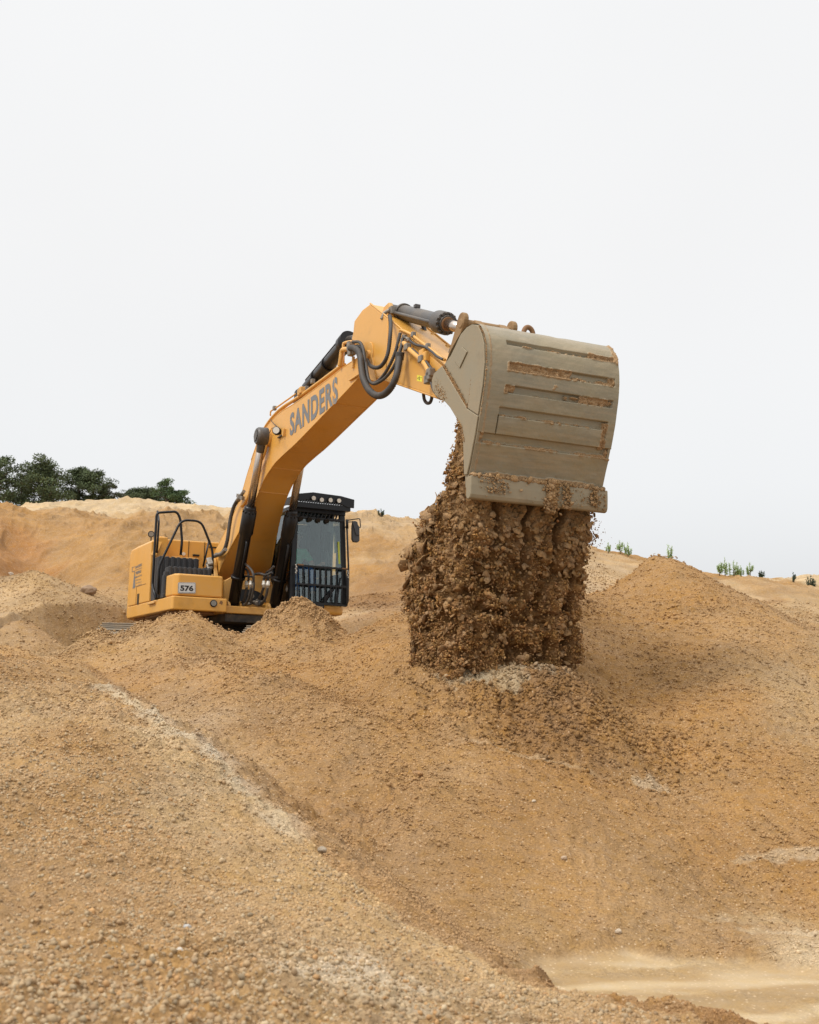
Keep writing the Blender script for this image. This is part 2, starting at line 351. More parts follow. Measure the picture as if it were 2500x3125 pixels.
MCR = "1005,1942,15.8;1150,1895,16.4;1280,1845,16.9;1500,1828,17;1700,1820,17;1850,1795,17.2;1925,1746,17.5;1960,1701,17.8;2015,1696,17.8;2084,1724,17.2;2172,1775,16.6;2266,1814,16.2;2389,1878,15.4;2500,1938,14.6;2700,2030,13.4;3200,2200,12"
CP_FAR = """400,2098,18.5;700,2098,18.5;700,2098,21;500,2095,23;850,2098,19;180,2030,16.5;300,2110,15;900,2300,15;1500,2400,15;2000,2500,14;2500,2600,13;0,2300,13;1250,2500,13
-250,1762,24;0,1772,24;51,1752,24.5;109,1741,24.5;181,1766,24.3;246,1792,24;312,1828,23.5;377,1872,23;50,1850,22;200,1870,21.8;100,1950,18.9;280,1930,20.4;120,1900,19.8;0,1920,19.5;100,1880,28;-250,1900,20
1000,2000,19.5;1060,1905,21;1100,1893,23;1100,1940,19;1100,1862,24.5;1100,1815,26.4;1200,1812,26.4;1100,1800,28;1100,1700,31;1100,1610,35;1000,1608,36;1250,1600,36;1200,1588,37
0,1531,36;113,1561,36;226,1565,36;320,1574,36;471,1583,36;650,1598,36;850,1605,36;0,1650,31;300,1700,30;0,1740,28.5;300,1800,27;600,1700,30;800,1700,30;600,1900,25;850,1900,25
75,1546,46;190,1541,47;260,1529,48;330,1521,48;430,1529,48;500,1535,48;560,1545,48;650,1552,48;760,1560,48;900,1592,48;1050,1606,47;300,1600,41;600,1625,41;0,1600,41
1788,1675,33;1847,1697,33;1965,1709,33;2108,1736,33;2241,1756,33;2364,1768,33;2500,1771,34;2300,1850,26;2500,1900,24.5;2450,1830,27.5;2400,1960,22;2200,1960,21.5;2500,2100,18;2200,2000,19;1700,1650,35;1500,1640,35;1850,1790,24;1850,1950,20;1500,1950,20
0,1640,60;600,1680,60;1200,1720,60;1800,1800,60;2500,1850,60;0,1600,110;300,1600,118;600,1625,118;1250,1750,118;2500,1880,118;0,1650,160;600,1680,160;1250,1900,150;2500,1950,150;0,1850,600;1250,1950,600;2500,1960,600"""
def pts_of(t): return [W(*[float(q) for q in c.split(',')]) for l in t.split('\n') for c in l.split(';')]
def uv(x, y, lim=.47): return np.stack([np.clip(x / y, -lim, lim) * 3.0, np.log(y)], -1)
def tps_fit(P, z, reg=1e-4):
    n = len(P); d = np.linalg.norm(P[:, None] - P[None], axis=2); K = np.where(d > 0, d * d * np.log(d + 1e-12), 0) + np.eye(n) * reg
    A = np.zeros((n + 3, n + 3)); A[:n, :n] = K; A[:n, n] = A[n, :n] = 1; A[:n, n + 1:] = P; A[n + 1:, :n] = P.T
    return P, np.linalg.solve(A, np.concatenate([z, np.zeros(3)]))
def layer(t):
    c = np.array(pts_of(t)); return tps_fit(uv(c[:, 0], c[:, 1]), c[:, 2])
L_NEAR, L_MID, L_FAR = layer(CP_NEAR), layer(CP_MID), layer(CP_FAR)
def tps(L, x, y):
    TP, Wt = L; Q = uv(x, y); out = np.empty(len(Q))
    for i in range(0, len(Q), 40000):
        q = Q[i:i + 40000]; d2 = ((q[:, None] - TP[None]) ** 2).sum(2)
        out[i:i + 40000] = (.5 * d2 * np.log(d2 + 1e-20)) @ Wt[:-3] + Wt[-3] + q @ Wt[-2:]
    return out
def beyond(x, y, pts):
    """distance past a crest line (positive on the far side), the crest's height there, and whether it is past an end"""
    best = np.full(x.shape, 1e9); sg = np.zeros(x.shape); hh = np.zeros(x.shape); end = np.zeros(x.shape, bool); n = len(pts) - 1
    for k, (a, b) in enumerate(zip(pts, pts[1:])):
        dx, dy = b[0] - a[0], b[1] - a[1]; t0 = ((x - a[0]) * dx + (y - a[1]) * dy) / (dx * dx + dy * dy + 1e-9); t = np.clip(t0, 0, 1)
        d = np.hypot(x - a[0] - t * dx, y - a[1] - t * dy); c = dx * (y - a[1]) - dy * (x - a[0]); m = d < best
        best[m] = d[m]; sg[m] = np.sign(c)[m]; hh[m] = (a[2] + t * (b[2] - a[2]))[m]; end[m] = ((t0 < 0) & (k == 0))[m]
    return best * sg, hh, end
def ridge(x, y, pts, slope=.66, round_=.12):
    """height of a pile whose crest follows a polyline of world points"""
    best = np.full(x.shape, -99.)
    for a, b in zip(pts, pts[1:]):
        dx, dy = b[0] - a[0], b[1] - a[1]; t = np.clip(((x - a[0]) * dx + (y - a[1]) * dy) / (dx * dx + dy * dy + 1e-9), 0, 1)
        d = np.hypot(x - a[0] - t * dx, y - a[1] - t * dy); h = a[2] + t * (b[2] - a[2]) - slope * (np.sqrt(d * d + round_ ** 2) - round_)
        best = np.maximum(best, h)
    return best
R1 = [W(*q) for q in ((258, 1966, 15.0), (292, 1940, 15.4), (348, 1931, 15.8), (398, 1925, 16.2), (522, 1899, 16.6), (572, 1892, 16.6), (630, 1917, 16.4), (695, 1940, 16.2))]
CONE = [W(*q) for q in ((875, 1836, 16.4), (918, 1828, 16.4))]
SPUR2 = [W(*q) for q in ((660, 2212, 10.8), (900, 2300, 10.0), (1250, 2420, 9.3), (1500, 2500, 9.2))]
SPUR1 = [W(*q) for q in ((560, 1982, 13.3), (650, 2008, 12.9), (800, 2056, 12.1), (1030, 2162, 11.1), (1250, 2238, 10.5), (1450, 2288, 10.2))]
BR = [W(*q) for q in ((80, 1906, 18.2), (128, 1900, 18.4))]
RM = [W(*q) for q in ((1960, 1704, 17.6), (2015, 1703, 17.6), (2084, 1725, 17.2), (2172, 1775, 16.6), (2266, 1814, 16.2), (2389, 1878, 15.4), (2500, 1938, 14.6), (2700, 2030, 13.4))]
DMP = [W(*q) for q in ((1260, 2052, 11.6), (1700, 2052, 11.5))]
EDGE = [W(*q) for q in ((1690, 3090, 5.3), (1800, 3045, 5.4), (1974, 3052, 5.4), (2293, 3115, 5.2))]
NCR = pts_of(CREST); MCP = pts_of(MCR)
def poly_dist(x, y, pts):
    d_ = np.full(x.shape, 99.)
    for a, b in zip(pts, pts[1:]):
        dx, dy = b[0] - a[0], b[1] - a[1]; t = np.clip(((x - a[0]) * dx + (y - a[1]) * dy) / (dx * dx + dy * dy), 0, 1); d_ = np.minimum(d_, np.hypot(x - a[0] - t * dx, y - a[1] - t * dy))
    return d_
def smax(a, b, k=.1):
    h = np.clip(.5 + .5 * (a - b) / k, 0, 1); return b * (1 - h) + a * h + k * h * (1 - h)
def wet_mask(x, y):
    """1 on the smoothed wet flat at the lower right"""
    z = np.array([W(*q) for q in ((1500, 2962, 6.95), (1640, 2925, 7.25), (1846, 2890, 7.55), (2229, 2922, 7.3), (2500, 2953, 7.0), (2800, 2980, 6.9), (2800, 3300, 5.0), (2350, 3400, 4.8), (1700, 3300, 5.2), (1330, 3130, 5.9), (1400, 2990, 6.7))])
    inside = np.zeros(x.shape, bool); n = len(z); dist = np.full(x.shape, 9.)
    for i in range(n):
        a, b = z[i], z[(i + 1) % n]; c = ((a[1] > y) != (b[1] > y)) & (x < (b[0] - a[0]) * (y - a[1]) / (b[1] - a[1] + 1e-12) + a[0]); inside ^= c
        dx, dy = b[0] - a[0], b[1] - a[1]; t = np.clip(((x - a[0]) * dx + (y - a[1]) * dy) / (dx * dx + dy * dy), 0, 1)
        dist = np.minimum(dist, np.hypot(x - a[0] - t * dx, y - a[1] - t * dy))
    sdist = np.where(inside, dist, -dist) + .10 * noise2(x * 3, y * 3, 5) + .05 * noise2(x * 9, y * 9, 6)
    q = np.clip(sdist / .13 + .55, 0, 1); return q * q * (3 - 2 * q)
FLAT_Z = EYE - 1.70
def height_base(x, y):
    wob = .07 * noise2(x * 2.2, y * 2.2, 201) + .03 * noise2(x * 6, y * 6, 202)
    far = tps(L_FAR, x, y); mid = tps(L_MID, x, y)
    s, hc, end = beyond(x, y, MCP); s = s + wob * 1.5; fall = hc - .60 * (np.sqrt(np.clip(s, 0, 99) ** 2 + .03) - .173); mid = np.where((s > 0) & ~end, np.minimum(mid, fall), mid)
    mid = smax(mid, ridge(x, y, R1, .62, .12), .16)
    mid = smax(mid, ridge(x, y, CONE, .76, .07), .10)
    mid = smax(mid, ridge(x, y, SPUR2, .45, .5), .25)
    mid = smax(mid, ridge(x, y, SPUR1, .42, .25), .10)
    mid = smax(mid, ridge(x, y, RM, .50, .12), .25) if False else mid
    mid = smax(mid, ridge(x, y, DMP, .85, .10), .12)
    far = smax(far, ridge(x, y, BR, .6, .2), .08)
    z = smax(mid, far, .10)
    near = tps(L_NEAR, x, y); s, hc, end = beyond(x, y, NCR); s = s + wob; sp = np.clip(s, 0, 99)
    near = np.where(s > 0, hc - .64 * (np.sqrt(sp ** 2 + .02) - .141), near)
    near = np.where(s > 0, near, np.where(s > -.35, near + 0, near))
    z = np.where(s < .0, np.maximum(near, np.where(y < 13, near, z)), smax(z, near, .05))
    z = smax(z, ridge(x, y, EDGE, .7, .05), .08)
    return z
def height(x, y, gap=None, parts=False):
    """gap = local spacing of the mesh, limits how fine the relief is"""
    z = height_base(x, y); wet = wet_mask(x, y) * np.clip((FLAT_Z + .17 - z) / .09, 0, 1)
    if gap is None: gap = np.full(x.shape, .01)
    near = np.clip((14 - y) / 8, 0, 1) * np.clip((-x + y * .05 - .2) / 1.0, 0, 1)   # stony bank close to the camera
    rough = np.zeros_like(z)
    # slumps: warped medium relief
    wx = x + .35 * noise2(x * 1.1, y * 1.1, 21); wy = y + .35 * noise2(x * 1.1 + 9, y * 1.1, 22)
    far = np.clip((y - 22) / 10, 0, 1)
    for lam, amp, sd in ((5., .16, 1), (2.4, .09, 2), (1.15, .060, 3), (.55, .034, 4), (.27, .023, 5), (.13, .0160, 6), (.068, .0165, 7), (.038, .0125, 8), (.022, .0070, 9)):
        fade = np.clip(lam / (2.4 * gap) - .6, 0, 1)
        n = noise2(wx / lam + sd * 13.1, wy / lam, sd)
        if lam in (1.15, .55, .27): n = n * (1 - far) + far * (1.15 * (1 - 2.4 * np.abs(n)) - .3)
        if lam < .3: n = np.where(n > 0, n ** 1.5 * 1.9, n * .55)       # crumbs stand up, ground between stays low
        a = amp * (far * (1.0 * np.clip(1 - x / 8, .6, 1) if lam > 1 else 1.5 * np.clip(1 - x / 14, .7, 1) if lam > .2 else 1) + (1 - far) * (.22 if lam > 2 else .38 if lam > .5 else .8 if lam > .2 else 1))
        rough += fade * a * n
    # erosion rills on the far banks
    rl = noise2(x * .55 + .2 * noise2(x, y, 31), y * .14, 32); rough += far * .22 * np.clip(rl, -1, 1)
    rough -= far * .5 * np.clip(.12 - np.abs(noise2(x * .12 + 3, y * .3, 33)), 0, 1)
    cl = np.clip(noise2(x * 1.3, y * 1.3, 41) * 1.4 + .2, 0, 1)
    rough *= (.75 + .6 * cl)
    rough *= 1 - .35 * np.clip((7 - y) / 3, 0, 1)
    rg = np.clip(1.2 - np.minimum(poly_dist(x, y, R1), poly_dist(x, y, CONE)) / 1.1, 0, 1); rough *= 1 + 1.1 * rg * np.clip(.6 + noise2(x * 1.7, y * 1.7, 42), 0, 1.3)
    rough += rg * .05 * (1 - np.abs(noise2(x * 2.3, y * 2.3, 43)) * 2.2)
    rough *= 1 - .6 * np.exp(-((x - 1.3) ** 2 / 1.6 + (y - 8.0) ** 2 / .5))
    z = z + rough * (1 - wet * .93)
    z = z * (1 - wet) + wet * (FLAT_Z + .012 * noise2(x * 1.5, y * 1.5, 51) + (.1 + .55 * np.clip(noise2(x * 1.7, y * 4.5, 99) * 2.2, 0, 1)) * rough + .02)
    # overturned clods where the bucket has emptied before
    dz = W(1640, 2190, 11.0); dd = np.hypot((x - dz[0]) / 1.25, (y - dz[1]) / .75); m = np.clip(1.15 - dd, 0, 1)
    n = noise2(x * 9, y * 9, 61); n2 = noise2(x * 20, y * 20, 62)
    z += m * (.055 * np.abs(n) + .035 * np.clip(n2, 0, 1)) * 1.5
    # bulldozed steps on the bank at the left edge
    sl = W(60, 2450, 6.6); mm = np.clip(1.3 - np.hypot((x - sl[0]) / .9, (y - sl[1]) / 3.0), 0, 1) * np.clip(.7 + noise2(x * 2, y * 2, 72), 0, 1)
    st = y * 3.1 + .8 * noise2(x * 1.2, y * .8, 71); st = st - np.floor(st); z += mm * .085 * (st - .5)
    # machine stands on a levelled pad
    pd = np.clip(1.25 - np.hypot((x + 3.3) / 3.0, (y - 20.6) / 2.6), 0, 1); pd = np.clip(pd * 3, 0, 1); z = z * (1 - pd) + pd * np.minimum(z, 1.86 + .3 * rough)
    return z
# sand colours by place
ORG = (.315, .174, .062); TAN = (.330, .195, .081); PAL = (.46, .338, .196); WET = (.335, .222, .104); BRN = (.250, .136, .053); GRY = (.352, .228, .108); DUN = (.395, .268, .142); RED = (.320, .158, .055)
CC = [(0, 3125, 3.3, TAN), (600, 3100, 3.5, TAN), (1000, 2950, 4.5, GRY), (1300, 3000, 4.9, GRY), (900, 2650, 6, GRY), (700, 2500, 6.6, GRY), (300, 2900, 4.3, TAN), (0, 2700, 5, TAN), (300, 2500, 6.2, TAN), (100, 2200, 8.6, GRY), (300, 2300, 8, TAN), (0, 2000, 12.5, TAN), (200, 2040, 12.6, TAN),
      (560, 2258, 8.8, PAL), (460, 2180, 9.8, PAL), (680, 2360, 7.9, GRY), (1600, 3050, 4.9, GRY), (1900, 3080, 4.6, BRN), (2200, 3110, 5, BRN), (1700, 3030, 5.5, BRN),
      (1850, 2950, 7, WET), (2300, 3000, 6.7, WET), (2450, 2930, 7.2, PAL), (1700, 2980, 6.8, WET), (2200, 2870, 7.7, TAN), (2450, 2600, 9, ORG),
      (1000, 2700, 8, TAN), (1400, 2700, 8.8, TAN), (1800, 2700, 8.7, TAN), (2200, 2600, 9.2, ORG), (1000, 2400, 9.6, TAN), (1400, 2450, 9.6, TAN), (1700, 2450, 9.9, ORG), (2300, 2300, 11, ORG), (2000, 2200, 11.6, ORG), (2000, 1950, 14, ORG), (2450, 2050, 13, GRY), (2350, 1900, 15, TAN), (1960, 1740, 17.6, ORG),
      (1500, 2250, 10.7, ORG), (1100, 2150, 12, ORG), (900, 2080, 13.4, ORG), (1300, 2000, 13, ORG), (1550, 2070, 12, BRN), (1750, 2190, 11.1, BRN), (1650, 2230, 10.8, BRN), (800, 2200, 11, TAN), (500, 2050, 12.6, TAN), (550, 1930, 15.5, TAN), (900, 1900, 15.8, TAN), (400, 2250, 10, TAN),
      (1150, 1950, 15, ORG), (150, 1800, 23.5, GRY), (60, 1870, 21.5, DUN), (120, 1940, 18.6, BRN), (250, 1900, 21, GRY), (100, 1985, 16, GRY), (300, 1960, 17, GRY),
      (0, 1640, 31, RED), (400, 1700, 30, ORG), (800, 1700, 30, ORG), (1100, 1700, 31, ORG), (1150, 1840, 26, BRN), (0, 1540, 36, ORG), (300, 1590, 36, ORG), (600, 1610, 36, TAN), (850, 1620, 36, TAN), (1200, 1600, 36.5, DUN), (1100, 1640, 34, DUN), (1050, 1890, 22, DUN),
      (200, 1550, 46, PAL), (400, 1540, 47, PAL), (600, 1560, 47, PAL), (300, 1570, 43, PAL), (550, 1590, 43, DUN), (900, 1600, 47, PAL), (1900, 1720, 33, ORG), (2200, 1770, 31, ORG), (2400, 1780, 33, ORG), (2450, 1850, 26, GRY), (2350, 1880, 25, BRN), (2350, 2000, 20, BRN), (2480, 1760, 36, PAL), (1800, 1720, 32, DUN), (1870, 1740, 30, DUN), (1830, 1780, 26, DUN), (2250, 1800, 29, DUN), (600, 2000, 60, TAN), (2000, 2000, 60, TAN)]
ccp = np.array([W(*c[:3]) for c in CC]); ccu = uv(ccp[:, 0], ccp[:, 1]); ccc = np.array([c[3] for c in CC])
# clearly bounded patches: (px, py, depth, radius x, radius y, colour, strength)
PATCH = [(1560, 2125, 11.4, .50, .22, (.44, .355, .235), .85), (1400, 2130, 11.4, .30, .12, (.42, .34, .22), .7), (1980, 2365, 10.3, .22, .13, (.45, .35, .22), .7), (1640, 2325, 10.3, .75, .05, (.47, .36, .23), .5),
         (1150, 3020, 4.25, .36, .30, (.53, .42, .28), .9), (2430, 2618, 9.1, .45, .08, (.47, .365, .235), .6), (2470, 2840, 7.9, .45, .08, (.52, .40, .25), .6), (2350, 2790, 8.1, .5, .1, (.46, .33, .18), .5)]
NBC = pts_of("330,2105,11.4;400,2152,10.5;460,2192,9.8;520,2234,9.2;610,2302,8.4;700,2382,7.8;760,2435,7.45;800,2472,7.2;900,2557,6.7")
def zone_color(x, y, z):
    q = uv(x, y); q = q + .07 * np.stack([noise2(x * 1.1, y * 1.1, 81), noise2(x * .9, y * .9, 82)], -1)
    out = np.empty((len(x), 3))
    for i in range(0, len(x), 40000):
        d2 = ((q[i:i + 40000, None] - ccu[None]) ** 2).sum(2); wt = 1 / (d2 + .0012) ** 1.6; out[i:i + 40000] = (wt @ ccc) / wt.sum(1, keepdims=True)
    for px, py, D, rx, ry, c, s_ in PATCH:
        p = W(px, py, D); d = np.hypot((x - p[0]) / rx, (y - p[1]) / ry) + .45 * noise2(x * 5, y * 5, 83) + .3 * noise2(x * 16, y * 16, 84)
        m = np.clip((1 - d) * 2.2, 0, 1)[:, None] * s_; out = out * (1 - .8 * m) + np.array(c) * .8 * m
    m = np.clip(1.1 - poly_dist(x, y, NBC) / .16 + .5 * noise2(x * 6, y * 6, 88) + .3 * noise2(x * 18, y * 18, 89), 0, 1)[:, None] * .85; out = out * (1 - m) + np.array((.43, .345, .235)) * m
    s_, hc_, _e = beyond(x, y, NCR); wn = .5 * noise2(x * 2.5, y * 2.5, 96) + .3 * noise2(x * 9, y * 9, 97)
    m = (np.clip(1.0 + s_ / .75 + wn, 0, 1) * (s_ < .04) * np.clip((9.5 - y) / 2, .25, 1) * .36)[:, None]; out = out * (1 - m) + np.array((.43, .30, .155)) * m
    m = (np.clip(1.3 - s_ / 1.6 + .6 * wn, 0, 1) * (s_ >= .04) * (y < 13) * .42)[:, None]; out = out * (1 - m) + np.array((.275, .152, .064)) * m  # paler on the near side of the crest line, darker just past it
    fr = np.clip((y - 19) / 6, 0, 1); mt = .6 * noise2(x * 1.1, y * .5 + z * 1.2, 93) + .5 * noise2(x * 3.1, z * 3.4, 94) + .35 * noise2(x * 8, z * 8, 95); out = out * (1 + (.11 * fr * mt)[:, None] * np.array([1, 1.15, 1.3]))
    n = (.5 + .5 * noise2(x * .45, y * .45, 85))[:, None]; out *= .95 + .1 * n
    n = noise2(x * 2.2, y * 2.2, 86)[:, None]; out = out * (1 + np.array([.03, .0, -.08]) * n)
    wet = (wet_mask(x, y) * np.clip((FLAT_Z + .10 - z) / .05, 0, 1))[:, None]; st = noise2(x * .9 + y * 1.6, y * 5.2 - x * 1.4, 87)[:, None]
    st = 1.2 * st + .5 * noise2(x * 3.2, y * 9, 98)[:, None]; wc = np.array(WET) * (1 - np.clip(st, 0, 1)) + np.array((.46, .345, .20)) * np.clip(st, 0, 1); wc = wc * (1 - .5 * np.clip(-st, 0, 1)) + np.array((.26, .175, .085)) * .5 * np.clip(-st, 0, 1)
    return out * (1 - wet) + wc * wet
def build_terrain():
    th = np.concatenate([np.linspace(-62, -23, 60)[:-1], np.linspace(-23, -20, 40)[:-1], np.linspace(-20, 20, 1020), np.linspace(20, 23, 40)[1:], np.linspace(23, 62, 60)[1:]])
    a, b = math.log(2.4), math.log(60)
    r = np.concatenate([np.linspace(.8, 2.4, 16)[:-1], np.exp(np.linspace(a, b, 1340)), np.exp(np.linspace(b, math.log(1500), 60))[1:]])
    X = np.tan(np.radians(th))[None, :] * r[:, None]; Y = np.repeat(r[:, None], len(th), 1)
    gap = np.maximum(np.gradient(r), .0)[:, None] * .75 + 0 * X; gap = np.maximum(gap, np.abs(np.gradient(X, axis=1)))
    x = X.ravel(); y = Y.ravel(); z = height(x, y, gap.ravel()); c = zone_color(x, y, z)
    k = len(th); i = np.arange(len(r) - 1)[:, None] * k + np.arange(k - 1)[None, :]; i = i.ravel()
    F = np.stack([i, i + 1, i + k + 1, i + k], 1)
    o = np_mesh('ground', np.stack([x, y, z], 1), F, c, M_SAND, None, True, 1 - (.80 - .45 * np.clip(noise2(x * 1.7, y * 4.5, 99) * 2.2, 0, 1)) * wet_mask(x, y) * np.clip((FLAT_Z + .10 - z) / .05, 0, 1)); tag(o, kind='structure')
    return o
build_terrain()

# ---------------------------------------------------------------- excavator
EX = empty('excavator'); EX.location = MP; EX.rotation_euler = ME
tag(EX, 'yellow tracked excavator tipping sand out of its wide grey bucket', 'excavator')
def UY(pts, y, f=ZB): return [U(f(*p), 1, y) for p in pts]
def UX(pts, x, f=ZB): return [U(f(*p), 0, x) for p in pts]
# --- house
hf = MB(); hf.prismz([(1.63, -1.47), (1.60, -1.49), (-1.83, -1.49), (-1.83, 1.42), (-.35, 1.42), (-.35, .42), (.95, .42), (.95, -.60), (1.63, -.60)], 1.21, 1.425)
house = hf.build('house_frame', M_YEL, EX, .035, 3)
m = MB()
for x0, x1, y0, y1 in ((-1.7, -.9, -1.38, -.75), (-.8, .3, -1.38, -.75), (.42, 1.45, -1.38, -.75), (-1.7, .3, -.68, -.5)): m.box(x0, x1, y0, y1, 1.17, 1.205)
for k in range(14): m.cyl((-1.5 + k * .22, -1.2 + .3 * (k % 2), 1.15), (-1.5 + k * .22, -1.2 + .3 * (k % 2), 1.172), .035, 10)
m.build('belly_plate', M_PALE, house, .006, 1)
m = MB(); m.box(-1.0, 1.42, -.56, .40, 1.07, 1.20); m.build('slew_platform', M_UNDER, house, .01)
MP_ = MB(); MP_.box(1.28, 1.46, -.56, .40, 1.21, 1.33); MP_.build('front_cross_beam', M_YEL2, house, .015)
wl = MB(); c = U(ZA(1413, 1562), 0, 1.63); wl.cyl((1.615, c[1], c[2]), (1.65, c[1], c[2]), .058, 24); o = wl.build('deck_lamp', M_BLK, house, .004)
wl = MB(); wl.cyl((1.648, c[1], c[2]), (1.656, c[1], c[2]), .043, 20); wl.build('lamp_lens', M_LEN2, house, .002)
# scratched paint beside the lamp
m = MB(); c = U(ZA(1530, 1550), 0, 1.6325); rr = random.Random(3)
m.add([(1.6325, c[1] + math.cos(a) * q * 1.2, c[2] + math.sin(a) * q) for a, q in ((i * .5, .018 + .020 * rr.random()) for i in range(12))], [tuple(range(12))]); m.build('scratched_patch', M_PALE, house, fix=False)
# toolbox with the fleet number
tb = MB(); tb.prismz([(1.60, -.675), (1.60, -1.40), (1.52, -1.465), (1.03, -1.465), (1.03, -.675)], 1.435, 1.785)
tbo = tb.build('tool_box', M_YEL, EX, .028, 3)
xp = 1.603; q4 = UX([(868, 1405), (1138, 1408), (1140, 1245), (870, 1238)], xp, ZA)
def rrect(c4, inset, rad, x):
    c4 = [Vector(v) for v in c4]; cen = sum(c4, Vector()) / 4; P = []
    W_ = (c4[1] - c4[0]).length; H_ = (c4[3] - c4[0]).length; ux = (c4[1] - c4[0]).normalized(); uz = (c4[3] - c4[0]).normalized()
    for sx_, sz_, a0 in ((1, 1, 0), (-1, 1, 90), (-1, -1, 180), (1, -1, 270)):
        for k in range(5):
            a = math.radians(a0 + k * 22.5); P.append(cen + ux * (sx_ * (W_ / 2 - inset - rad) + rad * math.cos(a)) + uz * (sz_ * (H_ / 2 - inset - rad) + rad * math.sin(a)))
    return [(x, p.y, p.z) for p in P]
def plate(name, c4, inset, rad, x, mat, par, th=.004):
    a = rrect(c4, inset, rad, x); b = [(x + th, p[1], p[2]) for p in a]; m = MB(); m.loft([a, b]); return m.build(name, mat, par)
pl = plate('number_plate', q4, 0, .018, xp, M_WHT, tbo)
plate('plate_border', q4, .006, .016, xp + .0045, M_TXTK, pl, .001)
plate('plate_face', q4, .011, .013, xp + .006, M_WHT, pl, .001)
decal('fleet_number', '576', [(xp + .0085, v[1], v[2]) for v in UX([(902, 1372), (1104, 1378), (1104, 1290), (905, 1282)], xp, ZA)], M_TXTK, pl, .045)
# dark plastic steps
def ribbed(name, x0, x1, y0, y1, z0, z1, nr_, par=EX):
    m = MB(); m.box(x0, x1, y0, y1, z0, z1); wd = (y1 - y0) / nr_
    for k in range(nr_): m.box(x1 - .02, x1 + .022, y0 + wd * (k + .14), y0 + wd * (k + .74), z0 + .02, z1 + .012)
    return m.build(name, M_PLA, par, .01, 2)
a = UX([(640, 985), (1390, 1045)], 1.0, ZA)
ribbed('step_cover', .80, 1.0, -1.44, a[1][1], 1.43, a[0][2] - .01, 9)
m = MB()
m.box(.88, 1.02, -1.487, -1.43, 1.43, 1.86)
for k in range(3): m.box(.86 + .055 * k, .895 + .055 * k, -1.50, -1.42, 1.44, 1.80 - .0 * k)
m.box(.84, 1.03, -1.50, -1.30, 1.432, 1.50)
m.build('step_side', M_PLA, EX, .008)
a = UX([(430, 812), (1200, 872)], .42, ZA)
ribbed('rear_step', -.02, .40, -1.47, a[1][1], 1.43, a[0][2] - .02, 7)
m = MB(); m.box(.40, .86, -1.25, -.70, 1.43, 1.52); m.box(.40, .86, -.74, -.68, 1.43, 2.0); m.build('step_well', M_PLA, EX, .008)
a = UX([(782, 822), (1190, 840)], .05, ZA); m = MB(); m.box(-.38, .05, a[0][1], a[1][1], a[0][2] - .075, a[0][2] - .02); m.build('step_ledge', M_YEL, EX, .01)
# hood
hd = MB(); hd.prismx([(-1.20, 1.43), (-1.20, 2.50), (-1.16, 2.56), (.25, 2.58), (1.30, 2.58), (1.40, 2.48), (1.40, 1.43)], -1.85, -.42)
hood = hd.build('engine_hood', M_YEL, EX, .02)
m = MB()
for px in (1035, 1278): p_ = U(ZA(px, 700), 0, -.415); m = MB(); m.box(-.418, -.412, p_[1] - .005, p_[1] + .005, 1.9, 2.56); m.build('panel_gap', M_BLK, hood)
m = MB(); p_ = U(ZA(1345, 700), 0, -.412); m.box(-.418, -.408, p_[1], .2, p_[2] - .012, p_[2] + .012)
m.build('panel_gap', M_BLK, hood)
m = MB(); p_ = U(ZA(957, 805), 0, -.40); m.cyl((-.42, p_[1], p_[2]), (-.385, p_[1], p_[2]), .03, 16); m.build('hood_knob', M_LEN, hood)
m = MB(); p_ = U(ZA(1148, 825), 0, -.40); m.box(-.42, -.39, p_[1] - .06, p_[1] + .06, p_[2] - .016, p_[2] + .016); m.build('hood_latch', M_BLK, hood, .006)
# right side panel
zt = U(ZA(375, 655), 1, -1.49)[2]
sp = MB(); sp.prismx([(-1.49, 1.43), (-1.49, zt), (-1.36, 2.55), (-1.205, 2.56), (-1.205, 1.43)], -1.815, -.13); side = sp.build('side_panel', M_YEL, EX, .015)
m = MB(); m.hexa([(-.12, -1.494, 1.43), (-.04, -1.494, 1.43), (-.04, -1.40, 1.43), (-.12, -1.40, 1.43), (-.12, -1.494, zt), (-.10, -1.494, zt), (-.10, -1.40, zt), (-.12, -1.40, zt)])
m.hexa([(-.26, -1.494, zt - .12), (-.05, -1.494, zt - .25), (-.05, -1.41, zt - .25), (-.26, -1.41, zt - .12), (-.30, -1.37, 2.57), (-.16, -1.37, 2.57), (-.16, -1.25, 2.57), (-.30, -1.25, 2.57)])
m.build('panel_post', M_YEL, EX, .015)
m = MB(); a = U(ZA(262, 1500), 1, -1.493); m.box(a[0] - .10, a[0] + .05, -1.497, -1.490, a[2] - .085, a[2] + .10); m.build('vent_grille', M_BLK, side)
m = MB(); m.box(a[0] - .22, a[0] - .205, -1.4945, -1.489, 1.43, 1.75); m.box(a[0] - .22, a[0] + .55, -1.4945, -1.489, 1.748, 1.756); m.build('panel_seam', M_PALE, side)
